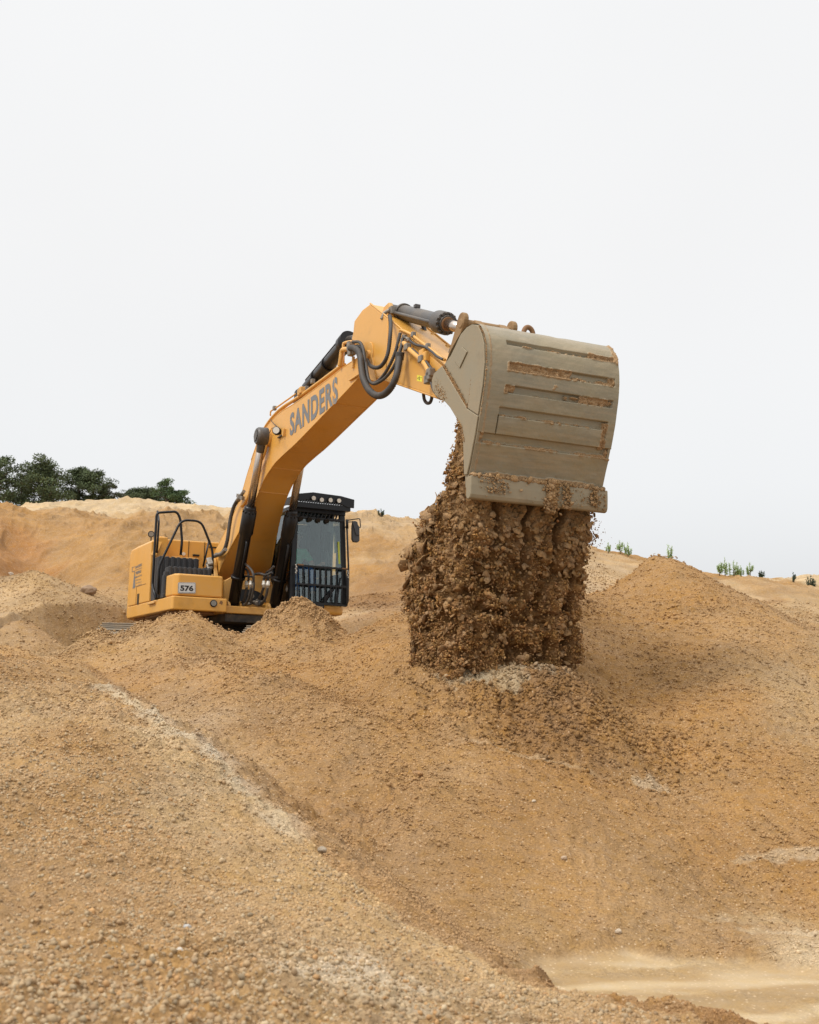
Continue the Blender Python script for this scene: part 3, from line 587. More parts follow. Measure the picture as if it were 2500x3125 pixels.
# company writing on the side panel
def side_text(t, x0, y0, x1, y1, h, mat=M_TXT, bold=.02):
    """baseline from pixel (x0,y0) to (x1,y1), letters h pixels tall (zoomed frame)"""
    c4 = UY([(x0, y0), (x1, y1), (x1, y1 - h), (x0, y0 - h)], -1.494, ZA); decal('lettering', t, c4, mat, side, bold)
side_text('SANDERS', 215, 1035, 318, 985, 42, bold=.02)
side_text('TIEFBAU', 220, 1125, 305, 1088, 45, bold=.03)
side_text('GMBH & CO. KG', 208, 1182, 312, 1140, 28)
side_text('49843 Uelsen', 218, 1222, 305, 1196, 22, bold=.0)
side_text('Tel. 05942 9', 216, 1268, 312, 1240, 22, bold=.0)
side_text('Fax 05942 94', 218, 1312, 312, 1282, 22, bold=.0)
m = MB()
for P_ in ([(165, 1018), (210, 1000), (210, 994), (165, 1010)], [(165, 1018), (171, 1016), (171, 1083), (165, 1086)], [(165, 1086), (208, 1068), (208, 1061), (165, 1078)], [(203, 1070), (209, 1068), (212, 1322), (175, 1336)], [(318, 1012), (318, 1018), (215, 1056), (215, 1050)]):
    m.add(UY(P_, -1.4945, ZA), [(0, 1, 2, 3)])
m.build('company_emblem', M_TXT, side, fix=False)
m = MB(); p_ = U(ZA(480, 1530), 1, -1.50); m.box(p_[0] - .26, p_[0] + .22, -1.53, -1.49, p_[2] - .045, p_[2] - .01); m.build('step_bar', M_YEL2, house, .006)
# counterweight
cw = MB(); P_ = [(-1.835, -1.495), (-2.02, -1.455), (-2.25, -1.36), (-2.55, -1.16), (-2.85, -.85), (-3.05, -.45), (-3.12, 0), (-3.05, .45), (-2.85, .85), (-2.55, 1.16), (-2.25, 1.36), (-2.02, 1.455), (-1.835, 1.49)]
cw.prismz(P_, 1.20, 2.46); cw.build('counterweight', M_YEL, EX, .06, 3)
# lamp on the side panel
m = MB(); c = U(ZA(462, 505), 1, -1.30); m.tube([(c[0] - .05, c[1], c[2]), (c[0] + .035, c[1] - .01, c[2])], [.05, .06], 16); m.cyl((c[0], c[1], c[2] - .15), (c[0], c[1], c[2] - .03), .012, 8); la = m.build('hood_lamp', M_BLK, EX, .004)
m = MB(); m.cyl((c[0] + .034, c[1] - .01, c[2]), (c[0] + .04, c[1] - .01, c[2]), .045, 16); m.build('lamp_lens', M_LEN2, la)
# handrails
def rail(pts, r=.019, fr=.09): m = MB(); m.tube(fillet(pts, fr), r, 10); return m.build('handrail', M_BLK, EX)
a = UY([(535, 1490), (478, 1290), (490, 1100), (545, 175)], -1.51, ZA); xa = a[-1][0]
rail(a + UX([(850, 155), (905, 260), (932, 600), (912, 820)], xa, ZA), .022, .06)
rail(UY([(556, 150), (578, 300), (562, 560), (546, 790)], -1.44, ZA), .018, .05)
rail(UX([(572, 1425), (574, 1000), (920, 283), (1225, 302), (1402, 745), (1398, 1112)], .78, ZA), .020, .12)
rail(UX([(1348, 590), (1255, 1000)], .45, ZA), .016)
# boom foot brackets of the frame
for y0 in (-.525, .455):
    m = MB(); P_ = [(.20 + .20 * math.cos(math.radians(t)), 2.03 + .20 * math.sin(math.radians(t))) for t in range(0, 181, 15)] + [(-.15, 1.43), (.85, 1.43), (.62, 1.75)]
    m.prism(P_, y0, y0 + .07); m.build('boom_bracket', M_YEL2, EX, .01)
m = MB(); m.cyl((.20, -.56, 2.03), (.20, .56, 2.03), .085, 24); m.cyl((.20, -.545, 2.03), (.20, -.53, 2.03), .13, 24); m.build('boom_foot_pin', M_PALE, EX, .006)
m = MB(); m.prismx([(-.45, 1.20), (.42, 1.20), (.42, 1.66), (.22, 1.90), (-.25, 1.90), (-.45, 1.78)], .80, .90); m.build('front_bulkhead', M_YEL2, EX, .01)
m = MB(); m.loft([[(.903, -.05 + .30 * math.cos(t) * (1 if abs(math.cos(t)) < .7 else 1.0), 1.53 + .13 * math.sin(t)) for t in [i * math.pi / 12 for i in range(24)]], [(.906, -.05 + .30 * math.cos(t), 1.53 + .13 * math.sin(t)) for t in [i * math.pi / 12 for i in range(24)]]]); m.build('painted_opening', M_BLK, EX)  # flat black oval, the dark inside the opening painted on
m = MB(); a = UX([(250, 1255), (410, 1270), (480, 1330)], 1.0)
for p_ in a: m.cyl((.93, p_[1], p_[2]), (1.0, p_[1], p_[2]), .04, 12)
for k in range(4): m.tube(smooth_path([(1.0, -.3 + .1 * k, 1.42), (1.08, -.2 + .1 * k, 1.36 + .03 * k), (1.05, .05 + .06 * k, 1.46)], 6), .018, 8)
m.build('valve_block', M_STEEL, EX)
m = MB()
for y0 in (-.47, .22, -.27, .42):
    P_ = [(1.14 + .13 * math.cos(math.radians(t)), 1.30 + .13 * math.sin(math.radians(t))) for t in range(-20, 201, 20)] + [(.90, 1.2), (1.40, 1.2)]
    m = MB(); m.prism(P_, y0, y0 + .045); m.build('cylinder_lug', M_YEL2, EX, .008)
# --- undercarriage
UC = empty('undercarriage'); UC.parent = EX; UC.rotation_euler = (0, 0, math.radians(-34.8))
m = MB(); m.prismz([(1.0, -.75), (1.0, .75), (.55, 1.0), (-.55, 1.0), (-1.0, .75), (-1.0, -.75), (-.55, -1.0), (.55, -1.0)], .45, .82); m.build('car_body', M_UNDER, UC, .03)
m = MB(); m.cyl((0, 0, .82), (0, 0, 1.07), .62, 48); m.build('slew_ring', M_UNDER, UC)
def stadium(R, L, n):
    per = 4 * L + 2 * math.pi * R
    for i in range(n):
        s_ = per * i / n
        if s_ < 2 * L: yield (-L + s_, R, 0.)
        elif s_ < 2 * L + math.pi * R: a = (s_ - 2 * L) / R; yield (L + R * math.sin(a), R * math.cos(a), a)
        elif s_ < 4 * L + math.pi * R: yield (L - (s_ - 2 * L - math.pi * R), -R, math.pi)
        else: a = (s_ - 4 * L - math.pi * R) / R; yield (-L - R * math.sin(a), -R * math.cos(a), math.pi + a)
for sy in (-1, 1):
    yc = 1.2 * sy; L_, R_ = 1.92, .445; zc = .50
    m = MB()
    for x, z, a in stadium(R_, L_, 52):
        ca, sa = math.cos(a), math.sin(a)
        def T(u, v): return (x + u * ca + v * sa, zc + z - u * sa + v * ca)
        for u0, u1, v0, v1 in ((-.095, .095, .0, .022), (-.090, -.070, .02, .05), (-.012, .010, .02, .045), (.070, .090, .02, .045)):
            q = [T(u0, v0), T(u1, v0), T(u1, v1), T(u0, v1)]; m.prism(q, yc - .30, yc + .30)
    m.build('track_shoes', M_SHOE, UC)
    m = MB()
    for x, z, a in stadium(R_ - .055, L_, 52):
        ca, sa = math.cos(a), math.sin(a)
        def T(u, v): return (x + u * ca + v * sa, zc + z - u * sa + v * ca)
        for yo in (-.10, .07): m.prism([T(-.06, -.05), T(.075, -.035), T(.075, .05), T(-.06, .05)], yc + yo, yc + yo + .03)
        q = T(0, -.01); m.cyl((q[0], yc - .12, q[1]), (q[0], yc + .12, q[1]), .026, 8)
    m.build('track_chain', M_UNDER, UC)
    m = MB(); m.box(-1.75, 1.75, yc - .13, yc + .13, .32, .66)
    for x in [-1.4 + .4 * k for k in range(8)]: m.cyl((x, yc - .16, .22), (x, yc + .16, .22), .10, 16)
    for x in (-.8, .8): m.cyl((x, yc - .13, .80), (x, yc + .13, .80), .07, 14)
    m.cyl((1.92, yc - .07, .5), (1.92, yc + .07, .5), .34, 28); m.cyl((-1.92, yc - .06, .5), (-1.92, yc + .06, .5), .35, 28); m.cyl((-1.92, yc - .2, .5), (-1.92, yc + .2, .5), .2, 20)
    m.build('track_frame', M_UNDER, UC, .01)
# --- boom
st = [((.34, 1.84), (-.02, 2.12), .40), ((.50, 1.98), (.12, 2.33), .44), ((.75, 2.20), (.33, 2.50), .41), ((1.03, 2.46), (.58, 2.74), .36), ((1.45, 2.80), (.97, 3.16), .285), ((1.83, 3.10), (1.24, 3.58), .25), ((2.18, 3.33), (1.74, 4.01), .25), ((2.46, 3.44), (2.06, 4.16), .25), ((2.75, 3.52), (2.46, 4.25), .25), ((3.2, 3.59), (2.9, 4.29), .25), ((3.71, 3.66), (3.63, 4.29), .25), ((5.0, 3.89), (5.0, 4.34), .25), ((5.6, 4.0), (5.51, 4.37), .25), ((6.0, 4.09), (6.0, 4.38), .24), ((6.28, 4.17), (6.28, 4.40), .20), ((6.47, 4.24), (6.47, 4.38), .20)]
bp_ = smooth_path([(a[0][0], 0, a[0][1]) for a in st], 4); tp_ = smooth_path([(a[1][0], 0, a[1][1]) for a in st], 4); hw_ = smooth_path([(a[2], 0, 0) for a in st], 4)
m = MB(); m.loft([[(t.x, -h.x, t.z), (b.x, -h.x, b.z), (b.x, h.x, b.z), (t.x, h.x, t.z)] for b, t, h in zip(bp_, tp_, hw_)])
boom = m.build('boom', M_YEL, EX, .008, 2)
m = MB()   # edges of the side plates standing proud of the bottom and top plates
for sy in (-1, 1):
    for pp in (bp_, tp_):
        P_ = [(p.x, sy * (h.x - .006), p.z) for p, h in zip(pp, hw_)][6:-8]; m.tube(P_, .011, 6)
m.build('plate_edge', M_YEL, boom)
m = MB()
for x0, x1 in ((2.5, 2.52), (5.25, 5.27), (1.95, 1.965)):
    i = min(range(len(bp_)), key=lambda k: abs(bp_[k].x - x0)); b, t = bp_[i], tp_[i]
    m = MB(); m.bar((b.x, -.252, b.z + .01), (t.x, -.252, t.z - .01), .012, .006, (0, 1, 0)); m.bar((b.x, -.252, b.z - .003), (b.x, .24, b.z - .003), .012, .012); m.build('weld_seam', M_YEL, boom)
c4 = UY([(878, 835), (1407, 455), (1400, 165), (880, 590)], -.2545, ZD)
decal('lettering', 'SANDERS', c4, M_TXT, boom, .035, gap=1.13)
# lift cylinder bosses and boom lamp
YC = .355
pin = U(ZD(585, 835), 1, -YC)
m = MB(); m.cyl((pin[0], -.30, pin[2]), (pin[0], .30, pin[2]), .15, 32); m.build('pin_boss', M_YEL, boom, .01)
lp = U(ZD(740, 770), 1, -.31); m = MB(); m.cyl((lp[0] - .05, -.29, lp[2]), (lp[0] + .015, -.33, lp[2]), .065, 20); m.cyl((lp[0], -.24, lp[2]), (lp[0] - .02, -.31, lp[2]), .02, 8); m.bar((lp[0] + .02, -.27, lp[2] - .1), (lp[0] + .22, -.27, lp[2] - .09), .02, .02); m.bar((lp[0] - .05, -.27, lp[2] - .1), (lp[0] + .05, -.27, lp[2] - .1), .03, .02); lo = m.build('boom_lamp', M_BLK, boom, .004)
m = MB(); dv = Vector((.6, -.8, 0)); m.cyl((lp[0] + .013, -.329, lp[2]), (lp[0] + .022, -.3345, lp[2]), .052, 20); m.build('lamp_lens', M_LEN, lo)
a = UY([(822, 750), (815, 830)], -.27, ZD); m = MB(); m.bar(a[0], a[1], .05, .04); m.build('lamp_bracket', M_YEL2, boom, .004)
m = MB(); m.tube(smooth_path(UY([(660, 640), (700, 690), (735, 720), (738, 745)], -.27, ZD)), .005, 6); m.tube(smooth_path(UY([(705, 740), (680, 745), (668, 775), (650, 800)], -.30, ZD)), .005, 6); m.build('lamp_cable', M_RUB, lo)
# --- lift cylinders
for sy in (-1, 1):
    a0 = Vector(U(ZB(185, 1430), 1, -YC)); a1 = Vector(U(ZB(378, 225), 1, -YC)); a2 = Vector(pin); a0.y = a1.y = a2.y = 0
    d = (a1 - a0).normalized(); y = Vector((0, sy * YC, 0)); d2 = (a2 - a0).normalized(); L_ = (a2 - a0).length; lb = (a1 - a0).length
    P0, P1, P2 = a0 + y, a0 + d2 * lb + y, a2 + y
    m = MB(); m.tube([P0 - d2 * .04, P0 + d2 * .10, P0 + d2 * .14, P1 - d2 * .50, P1 - d2 * .46, P1 - d2 * .12, P1 - d2 * .10, P1 - d2 * .04, P1], [.075, .075, .094, .094, .116, .116, .10, .10, .088], 28)
    m.tube([P0 + d2 * .55, P0 + d2 * .60], [.118, .118], 24)
    m.cyl((P0.x, P0.y - .10, P0.z), (P0.x, P0.y + .10, P0.z), .10, 24)
    for k in range(10):
        t = k * math.pi / 5; u = Vector((0, 1, 0)) * math.cos(t) * .105 + d2.cross(Vector((0, 1, 0))) * math.sin(t) * .105; m.cyl(P1 - d2 * .11 + u, P1 - d2 * .075 + u, .014, 8)
    m.tube([P0 + d2 * .35 + Vector((.13, 0, -.05)), P0 + d2 * 1.2 + Vector((.125, 0, -.05)), P0 + d2 * 1.24 + Vector((.08, 0, -.03))], .018, 8)
    cy = m.build('lift_cylinder', M_CYL, EX, 0)
    m = MB(); m.cyl(P1 - d2 * .02, P2, .062, 24); m.build('piston_rod', M_ROD, cy)
    m = MB(); e0, e1 = (.27, .47); m.tube([(P2.x, sy * e0, P2.z), (P2.x, sy * .30, P2.z), (P2.x, sy * .44, P2.z), (P2.x, sy * e1, P2.z)], [.145, .15, .142, .12], 24); m.cyl((P2.x, sy * .46, P2.z), (P2.x, sy * .485, P2.z), .08, 16)
    for k in range(6): t = k * math.pi / 3; m.cyl((P2.x + .085 * math.cos(t), sy * .46, P2.z + .085 * math.sin(t)), (P2.x + .085 * math.cos(t), sy * .482, P2.z + .085 * math.sin(t)), .013, 8)
    m.tube([P2 - d2 * .26, P2 - d2 * .10], [.066, .08], 20); m.build('rod_eye', M_CYL if sy > 0 else M_CYLD, cy, .004)
# --- stick
m = MB(); m.prism([(6.36, 5.01), (6.10, 5.005), (5.83, 4.93), (5.80, 4.78), (5.92, 4.60), (6.10, 4.30), (6.16, 4.14), (6.38, 4.07), (7.31, 3.73), (8.58, 3.26), (9.30, 3.02), (9.46, 3.02), (9.52, 3.12), (9.46, 3.24), (8.56, 3.65), (6.98, 4.64)], -.245, .245)
stick = m.build('stick', M_YEL, EX, .014, 2)
m = MB(); P_ = [(6.36, 5.02), (6.98, 4.65), (8.56, 3.66)]; 
for sy in (-1, 1): m.tube([(x, sy * .238, z) for x, z in P_], .012, 6); m.tube([(x, sy * .238, z) for x, z in ((6.38, 4.065), (7.31, 3.725), (8.58, 3.255))], .012, 6)
m.tube([(6.98, -.247, 4.64), (6.98, -.247, 3.86)], .006, 6); m.build('plate_edge', M_YEL, stick)
m = MB(); pb = [(6.40 + .115 * math.cos(math.radians(t)), 4.31 + .17 * math.sin(math.radians(t))) for t in range(-20, 201, 20)] + [(6.30, 4.02), (6.66, 3.90)]
bo = U(ZC(405, 755), 1, -.25); pb = [(x - 6.40 + bo[0], z - 4.31 + bo[2]) for x, z in pb]; m.prism(pb, -.262, -.24); m.cyl((bo[0], -.30, bo[2]), (bo[0], .30, bo[2]), .06, 24); m.build('boss_plate', M_YEL2, stick, .006)
m = MB()
for sy in (-.16, .10):
    m = MB(); m.prism([(5.60, 4.87), (5.55, 4.78), (5.60, 4.68), (5.95, 4.55), (6.0, 4.9)], sy, sy + .06); m.build('cylinder_lug', M_YEL2, stick, .01)
c4 = UY([(1268, 675), (1308, 683), (1312, 638), (1271, 628)], -.247, ZG); m = MB(); m.add(c4, [(0, 1, 2, 3)]); sk = m.build('warning_sticker', M_STK, stick, fix=False)
m = MB(); tri = UY([(1271, 655), (1290, 640), (1292, 672)], -.2485, ZG); tri2 = UY([(1276, 655), (1287, 646), (1288, 666)], -.2490, ZG); m.add([tri[0], tri[1], tri2[1], tri2[0]], [(0, 1, 2, 3)]); m.add([tri[1], tri[2], tri2[2], tri2[1]], [(0, 1, 2, 3)]); m.add([tri[2], tri[0], tri2[0], tri2[2]], [(0, 1, 2, 3)])
m.add(UY([(1298, 646), (1304, 647), (1304, 654), (1298, 653)], -.2485, ZG), [(0, 1, 2, 3)]); m.build('sticker_print', M_TXTK, sk, fix=False)
# stick cylinder on the boom's back
A0, A1, A2 = Vector(U(ZG(405, 745), 1, 0)), Vector(U(ZG(738, 352), 1, 0)), Vector((5.62, 0, 4.80)); d = (A1 - A0).normalized()
m = MB(); m.tube([A0, A0 + d * .05, A1 - d * .2, A1 - d * .19, A1], [.09, .105, .105, .14, .14], 28)
for t in (.45, .9): q = A0 + d * t; m.tube([q, q + d * .05], [.118, .118], 24); m.bar(q + Vector((0, 0, .10)), q + Vector((0, 0, .16)), .06, .06)
m.tube([A0 + d * .1 + Vector((0, -.06, .1)), A1 - d * .1 + Vector((0, -.06, .1))], .016, 8)
sc_ = m.build('stick_cylinder', M_CYL, EX)
m = MB(); m.cyl(A1 - d * .02, A2, .062, 20); m.build('piston_rod', M_ROD, sc_)
m = MB()
for y0 in (-.15, .09): m = MB(); m.prism([(A0.x - .16, A0.z - .02), (A0.x - .10, A0.z - .0), (A0.x + .02, A0.z - .0), (A0.x + .2, 4.29), (A0.x - .2, 4.28)], y0, y0 + .06); m.build('cylinder_lug', M_CYL, boom, .01)
# bucket cylinder
A0, A1, A2 = Vector(U(ZC(760, 205), 1, 0)), Vector(U(ZC(1385, 365), 1, 0)), Vector(U(ZC(1560, 425), 1, 0)); d = (A1 - A0).normalized()
m = MB(); m.tube([A0 - d * .05, A0 + d * .06, A0 + d * .12, A1 - d * .30, A1 - d * .25, A1 - d * .04, A1 - d * .04, A1], [.07, .075, .100, .100, .137, .137, .10, .10], 32)
for k in range(14):
    t = k * math.pi / 7; u = Vector((0, 1, 0)) * math.cos(t) * .122 + d.cross(Vector((0, 1, 0))) * math.sin(t) * .122; m.cyl(A1 - d * .06 + u, A1 - d * .015 + u, .015, 8)
yo = Vector((0, -.115, -.02)); m.tube([A0 + yo, A0 + d * .1 + yo, A1 - d * .35 + yo, A1 - d * .25 + yo * .9], .022, 10)
m.tube([A0 + d * .18, A0 + d * .22], [.12, .12], 24); q = A0 + d * .62; m.bar(q + Vector((0, 0, .10)), q + Vector((0, 0, .145)), .07, .06)
m.cyl((A0.x, -.10, A0.z), (A0.x, .10, A0.z), .075, 20)
bc = m.build('bucket_cylinder', M_CYLD, EX, .003)
m = MB(); m.cyl(A1 - d * .03, A2, .062, 24); m.build('piston_rod', M_ROD, bc)
m = MB(); m.tube([A1 - d * .01, A1 + d * .015], [.085, .08], 24); m.build('rod_seal', M_PALE, bc)
m = MB()
for y0 in (-.16, .10): m = MB(); m.prism([(A0.x - .10, A0.z + .06), (A0.x + .05, A0.z + .08), (A0.x + .12, A0.z - .02), (A0.x + .16, A0.z - .35), (A0.x - .25, A0.z - .12)], y0, y0 + .06); m.build('cylinder_lug', M_YEL2, stick, .012)
m = MB(); q = U(ZC(700, 200), 1, -.12); m.box(q[0] - .05, q[0] + .05, -.17, -.09, q[2] - .05, q[2] + .05); m.tube([(q[0], -.17, q[2]), (q[0] - .04, -.22, q[2] - .03), (q[0] - .05, -.25, q[2] - .12)], .028, 12); m.build('hose_fitting', M_STEEL, bc, .008)
# bucket linkage
M_LINK = paint('sandy_link_paint', (.24, .135, .05), .65, (.30, .20, .11), .95, scale=4, bmp=.2)
lk = A2 + Vector((.02, 0, -.02))
def capsule(a, b, r0, r1, n=8):
    d = Vector((b[0] - a[0], b[1] - a[1])); an = math.atan2(d.y, d.x); P_ = []
    for k in range(n + 1): t = an + math.pi / 2 + math.pi * k / n; P_.append((a[0] + r0 * math.cos(t), a[1] + r0 * math.sin(t)))
    for k in range(n + 1): t = an - math.pi / 2 + math.pi * k / n; P_.append((b[0] + r1 * math.cos(t), b[1] + r1 * math.sin(t)))
    return P_
jt = U(ZC(1565, 370), 1, -.30)
for y0 in (-.33, .27):
    m = MB(); m.prism(capsule((8.80, 3.45), (jt[0] + .02, jt[2] + .04), .07, .085), y0, y0 + .06); m.build('idler_link', M_LINK, EX, .014)
m = MB(); m.prism(capsule((jt[0] + .05, jt[2] - .02), (9.62, 3.60), .07, .07), -.20, -.10); m.prism(capsule((jt[0] + .05, jt[2] - .02), (9.62, 3.60), .07, .07), .10, .20); m.box(8.9, 9.2, -.10, .10, 3.88, 3.93)
m.cyl((jt[0] + .02, -.34, jt[2]), (jt[0] + .02, .34, jt[2]), .055, 16); m.build('power_link', M_LINK, EX, .014)
# --- bucket
def kprof(P_, y=-.75): return [(U(ZK(*p), 1, y)[0], U(ZK(*p), 1, y)[2]) for p in P_]
side_prof = kprof([(430, 110), (375, 105), (330, 130), (280, 190), (235, 290), (200, 360), (150, 430), (70, 500), (55, 560), (60, 640), (85, 685), (125, 718), (160, 735), (205, 785), (245, 850), (290, 930), (310, 1050), (318, 1330), (320, 1420), (340, 1490), (350, 1330), (370, 1230), (415, 1000), (440, 850), (475, 600), (490, 420), (487, 270), (465, 170)])
BK = empty('bucket'); BK.parent = EX
for y0 in (-.752, .722):
    m = MB(); m.prism(side_prof, y0, y0 + .03); m.build('side_plate', M_BUCK, BK, .006)
ov = kprof([(142, 445), (78, 505), (60, 560), (66, 636), (88, 680), (127, 712), (163, 730), (208, 780), (250, 850), (294, 930), (314, 1050), (322, 1325), (345, 1325), (366, 1230), (410, 1000), (434, 850), (345, 790)])
m = MB(); m.prism(ov, -.770, -.7525); m.build('side_cutter', M_BUCK, BK, .006)
m = MB(); m.prism(kprof([(430, 115), (410, 112), (385, 450), (368, 640), (348, 785), (432, 840), (470, 600), (486, 420), (483, 270), (460, 175)]), -.766, -.7525); m.build('edge_band', M_BUCK, BK, .005)
m = MB(); m.prism(kprof([(300, 290), (342, 328), (280, 462), (240, 402)]), -.764, -.7525); m.build('cast_mark', M_BUCK, BK, .005)
# curved shell with sunken bands between the wear plates
sh = smooth_path([(10.20, 0, 1.90), (10.245, 0, 2.09), (10.28, 0, 2.20), (10.385, 0, 2.46), (10.445, 0, 2.63), (10.515, 0, 2.91), (10.54, 0, 3.12), (10.53, 0, 3.30), (10.475, 0, 3.44), (10.38, 0, 3.54), (10.24, 0, 3.585), (10.06, 0, 3.58), (9.88, 0, 3.50), (9.72, 0, 3.38), (9.60, 0, 3.26)], 40)
sh = np.array([[p.x, p.z] for p in sh]); ln = np.concatenate([[0], np.cumsum(np.hypot(*np.diff(sh, axis=0).T))])
NS, NY = 420, 330
ss = np.linspace(0, ln[-1], NS); px_ = np.interp(ss, ln, sh[:, 0]); pz_ = np.interp(ss, ln, sh[:, 1])
tx = np.gradient(px_, ss); tz = np.gradient(pz_, ss); nx_, nz_ = tz, -tx
yy = np.linspace(-.752, .752, NY); SZ = np.repeat(pz_[:, None], NY, 1); YY = np.repeat(yy[None, :], NS, 0); SS = np.repeat(ss[:, None], NY, 1)
front = (ss < ss[np.argmax(pz_)])[:, None]
def zone(y0, y1, z0, z1, e=.004):
    return np.clip((YY - y0) / e + .5, 0, 1) * np.clip((y1 - YY) / e + .5, 0, 1) * np.clip((SZ - z0) / e + .5, 0, 1) * np.clip((z1 - SZ) / e + .5, 0, 1) * front
slots = [(-.52, .70, 3.345, 3.385), (-.50, .70, 3.09, 3.165), (-.53, .695, 2.875, 2.945), (-.56, .62, 2.655, 2.735), (.62, .665, 2.47, 2.735), (-.80, .80, 2.395, 2.485)]
SL = np.zeros((NS, NY)); 
for s_ in slots: SL = np.maximum(SL, zone(*s_))
SL = np.maximum(SL, zone(-.565, -.555, 2.49, 2.66))
P3 = np.stack([YY.ravel() * 1.0, SS.ravel(), np.zeros(NS * NY)], 1)
n1 = fbm3(P3 * 7, 3, 4).reshape(NS, NY); n2 = fbm3(P3 * 26, 9, 4).reshape(NS, NY); n3 = fbm3(P3 * 60, 19, 3).reshape(NS, NY)
fill = np.zeros((NS, NY))                                  # how far sand packs each band, 0..1
def packed(y0, y1, z0, z1, lev): return zone(y0, y1, z0, z1, .03) * lev
fill = np.maximum(fill, packed(-.52, .20, 3.08, 3.17, 1.0)); fill = np.maximum(fill, packed(.20, .70, 3.08, 3.125, .8)); fill = np.maximum(fill, packed(.62, .70, 3.08, 3.17, .9))
fill = np.maximum(fill, packed(-.10, .70, 3.34, 3.365, .9)); fill = np.maximum(fill, packed(-.52, .70, 3.335, 3.35, .7)); fill = np.maximum(fill, packed(.4, .72, 3.33, 3.40, .9))
fill = np.maximum(fill, packed(-.54, -.42, 2.87, 2.95, .9)); fill = np.maximum(fill, packed(.30, .70, 2.87, 2.95, .95)); fill = np.maximum(fill, packed(-.54, .70, 2.87, 2.889, .6)); fill = np.maximum(fill, packed(.10, .3, 2.87, 2.93, .6))
fill = np.maximum(fill, packed(-.56, .62, 2.65, 2.675, .8)); fill = np.maximum(fill, packed(.60, .67, 2.47, 2.73, 1.0)); fill = np.maximum(fill, packed(-.76, .76, 2.39, 2.412, .85)); fill = np.maximum(fill, packed(-.76, -.68, 2.39, 2.49, .8)); fill = np.maximum(fill, packed(.70, .78, 2.38, 2.49, .9))
fill = np.maximum(fill, packed(-.60, .66, 2.085, 2.145, 1.0)); fill = np.maximum(fill, packed(.7, .76, 3.3, 3.55, .6))
sm_ = np.clip((fill * 1.5 + .45 * n1 + .25 * n2 - .72) * 4, 0, 1)                    # caked sand mask
ch = np.clip((n1 * .8 + n2 * .45 - .98) * 6, 0, 1) * zone(-.3, .25, 2.70, 3.06, .1)         # stray crusts on the plates
edge = np.clip((np.maximum(0, 1 - np.abs(YY + .70) / .022) + .35 * n2 - .45) * 3, 0, 1) * front * .7
relief = -.040 * SL + .035 * sm_ * (.7 + .35 * n2 + .2 * n3) * np.clip(.35 + SL, 0, 1) + .008 * ch + .004 * edge + .0035 * n1
mask = np.clip(sm_ + ch * .9 + edge, 0, 1)
X_ = px_[:, None] + nx_[:, None] * relief; Z_ = pz_[:, None] + nz_[:, None] * relief
V = np.stack([X_.ravel(), YY.ravel(), Z_.ravel()], 1); i = (np.arange(NS - 1)[:, None] * NY + np.arange(NY - 1)[None]).ravel(); F = np.stack([i, i + 1, i + NY + 1, i + NY], 1)
m_, n_, b_ = new_mat('bucket_shell'); at = n_.nodes.new('ShaderNodeAttribute'); at.attribute_name = 'zone'
nA = noise_node(n_, 3.0, 6, .6); nB = noise_node(n_, 60, 5, .7)
mul = n_.nodes.new('ShaderNodeVectorMath'); mul.operation = 'MULTIPLY'; tcn = n_.nodes['tcx']; n_.links.new(tcn.outputs['Object'], mul.inputs[0]); mul.inputs[1].default_value = (1, 1.2, 14)
nS = noise_node(n_, 2.2, 5, .6, mul.outputs[0])
stl = mixc(n_, mapr(n_, nA, .38, .68, 0, .75), (.268, .218, .132), (.222, .194, .138)); stl = mixc(n_, mapr(n_, nS, .42, .78, 0, .55), stl, (.40, .30, .19))
cake = mixc(n_, mapr(n_, nB, .3, .7, 0, 1), (.29, .165, .070), (.42, .27, .14))
sepm = n_.nodes.new('ShaderNodeSeparateColor'); n_.links.new(at.outputs['Color'], sepm.inputs[0]); n_.links.new(mixc(n_, sepm.outputs[0], stl, cake), b_.inputs['Base Color'])
n_.links.new(mapr(n_, sepm.outputs[0], 0, 1, .42, .95), b_.inputs['Roughness']); n_.links.new(mapr(n_, sepm.outputs[0], 0, 1, .25, 0), b_.inputs['Metallic'])
bb = N(n_, 'ShaderNodeBump', Distance=.012); n_.links.new(mapr(n_, sepm.outputs[0], 0, 1, .04, .9), bb.inputs['Strength']); n_.links.new(nB, bb.inputs['Height']); n_.links.new(bb.outputs[0], b_.inputs['Normal'])
np_mesh('shell', V, F, np.repeat(mask.ravel()[:, None], 3, 1), m_, BK, True)
k = 6; V = np.stack([(px_[::k, None] - nx_[::k, None] * .045).repeat(2, 1).ravel(), np.tile([-.73, .73], len(px_[::k])), (pz_[::k, None] - nz_[::k, None] * .045).repeat(2, 1).ravel()], 1)
i = np.arange(len(px_[::k]) - 1) * 2; np_mesh('inner_shell', V, np.stack([i, i + 2, i + 3, i + 1], 1), None, M_CAKE, BK, True)
m = MB(); m.prism([(10.215, 2.075), (10.298, 2.088), (10.302, 2.0), (10.300, 1.905), (10.288, 1.872), (10.262, 1.86), (10.22, 1.866), (10.20, 1.90)], -.765, .785); m.build('cutting_edge', M_BUCK, BK, .012, 3)
for y0 in (-.34, -.20, .14, .28):
    m = MB(); m.prism([(9.30, 3.10), (9.42, 3.0), (9.62, 3.1), (9.9, 3.48), (9.75, 3.68), (9.58, 3.70), (9.50, 3.55)], y0, y0 + .05); m.build('hinge_ear', M_BUCK, BK, .012)
q = U(ZK(830, 175), 1, .0); m = MB(); m.tube(smooth_path([(q[0], -.055, q[2] - .10), (q[0], -.055, q[2] + .0), (q[0], -.02, q[2] + .055), (q[0], .03, q[2] + .045), (q[0], .055, q[2] - .01), (q[0], .055, q[2] - .12)], 5), .026, 10); m.build('lifting_eye', M_PALE, BK)
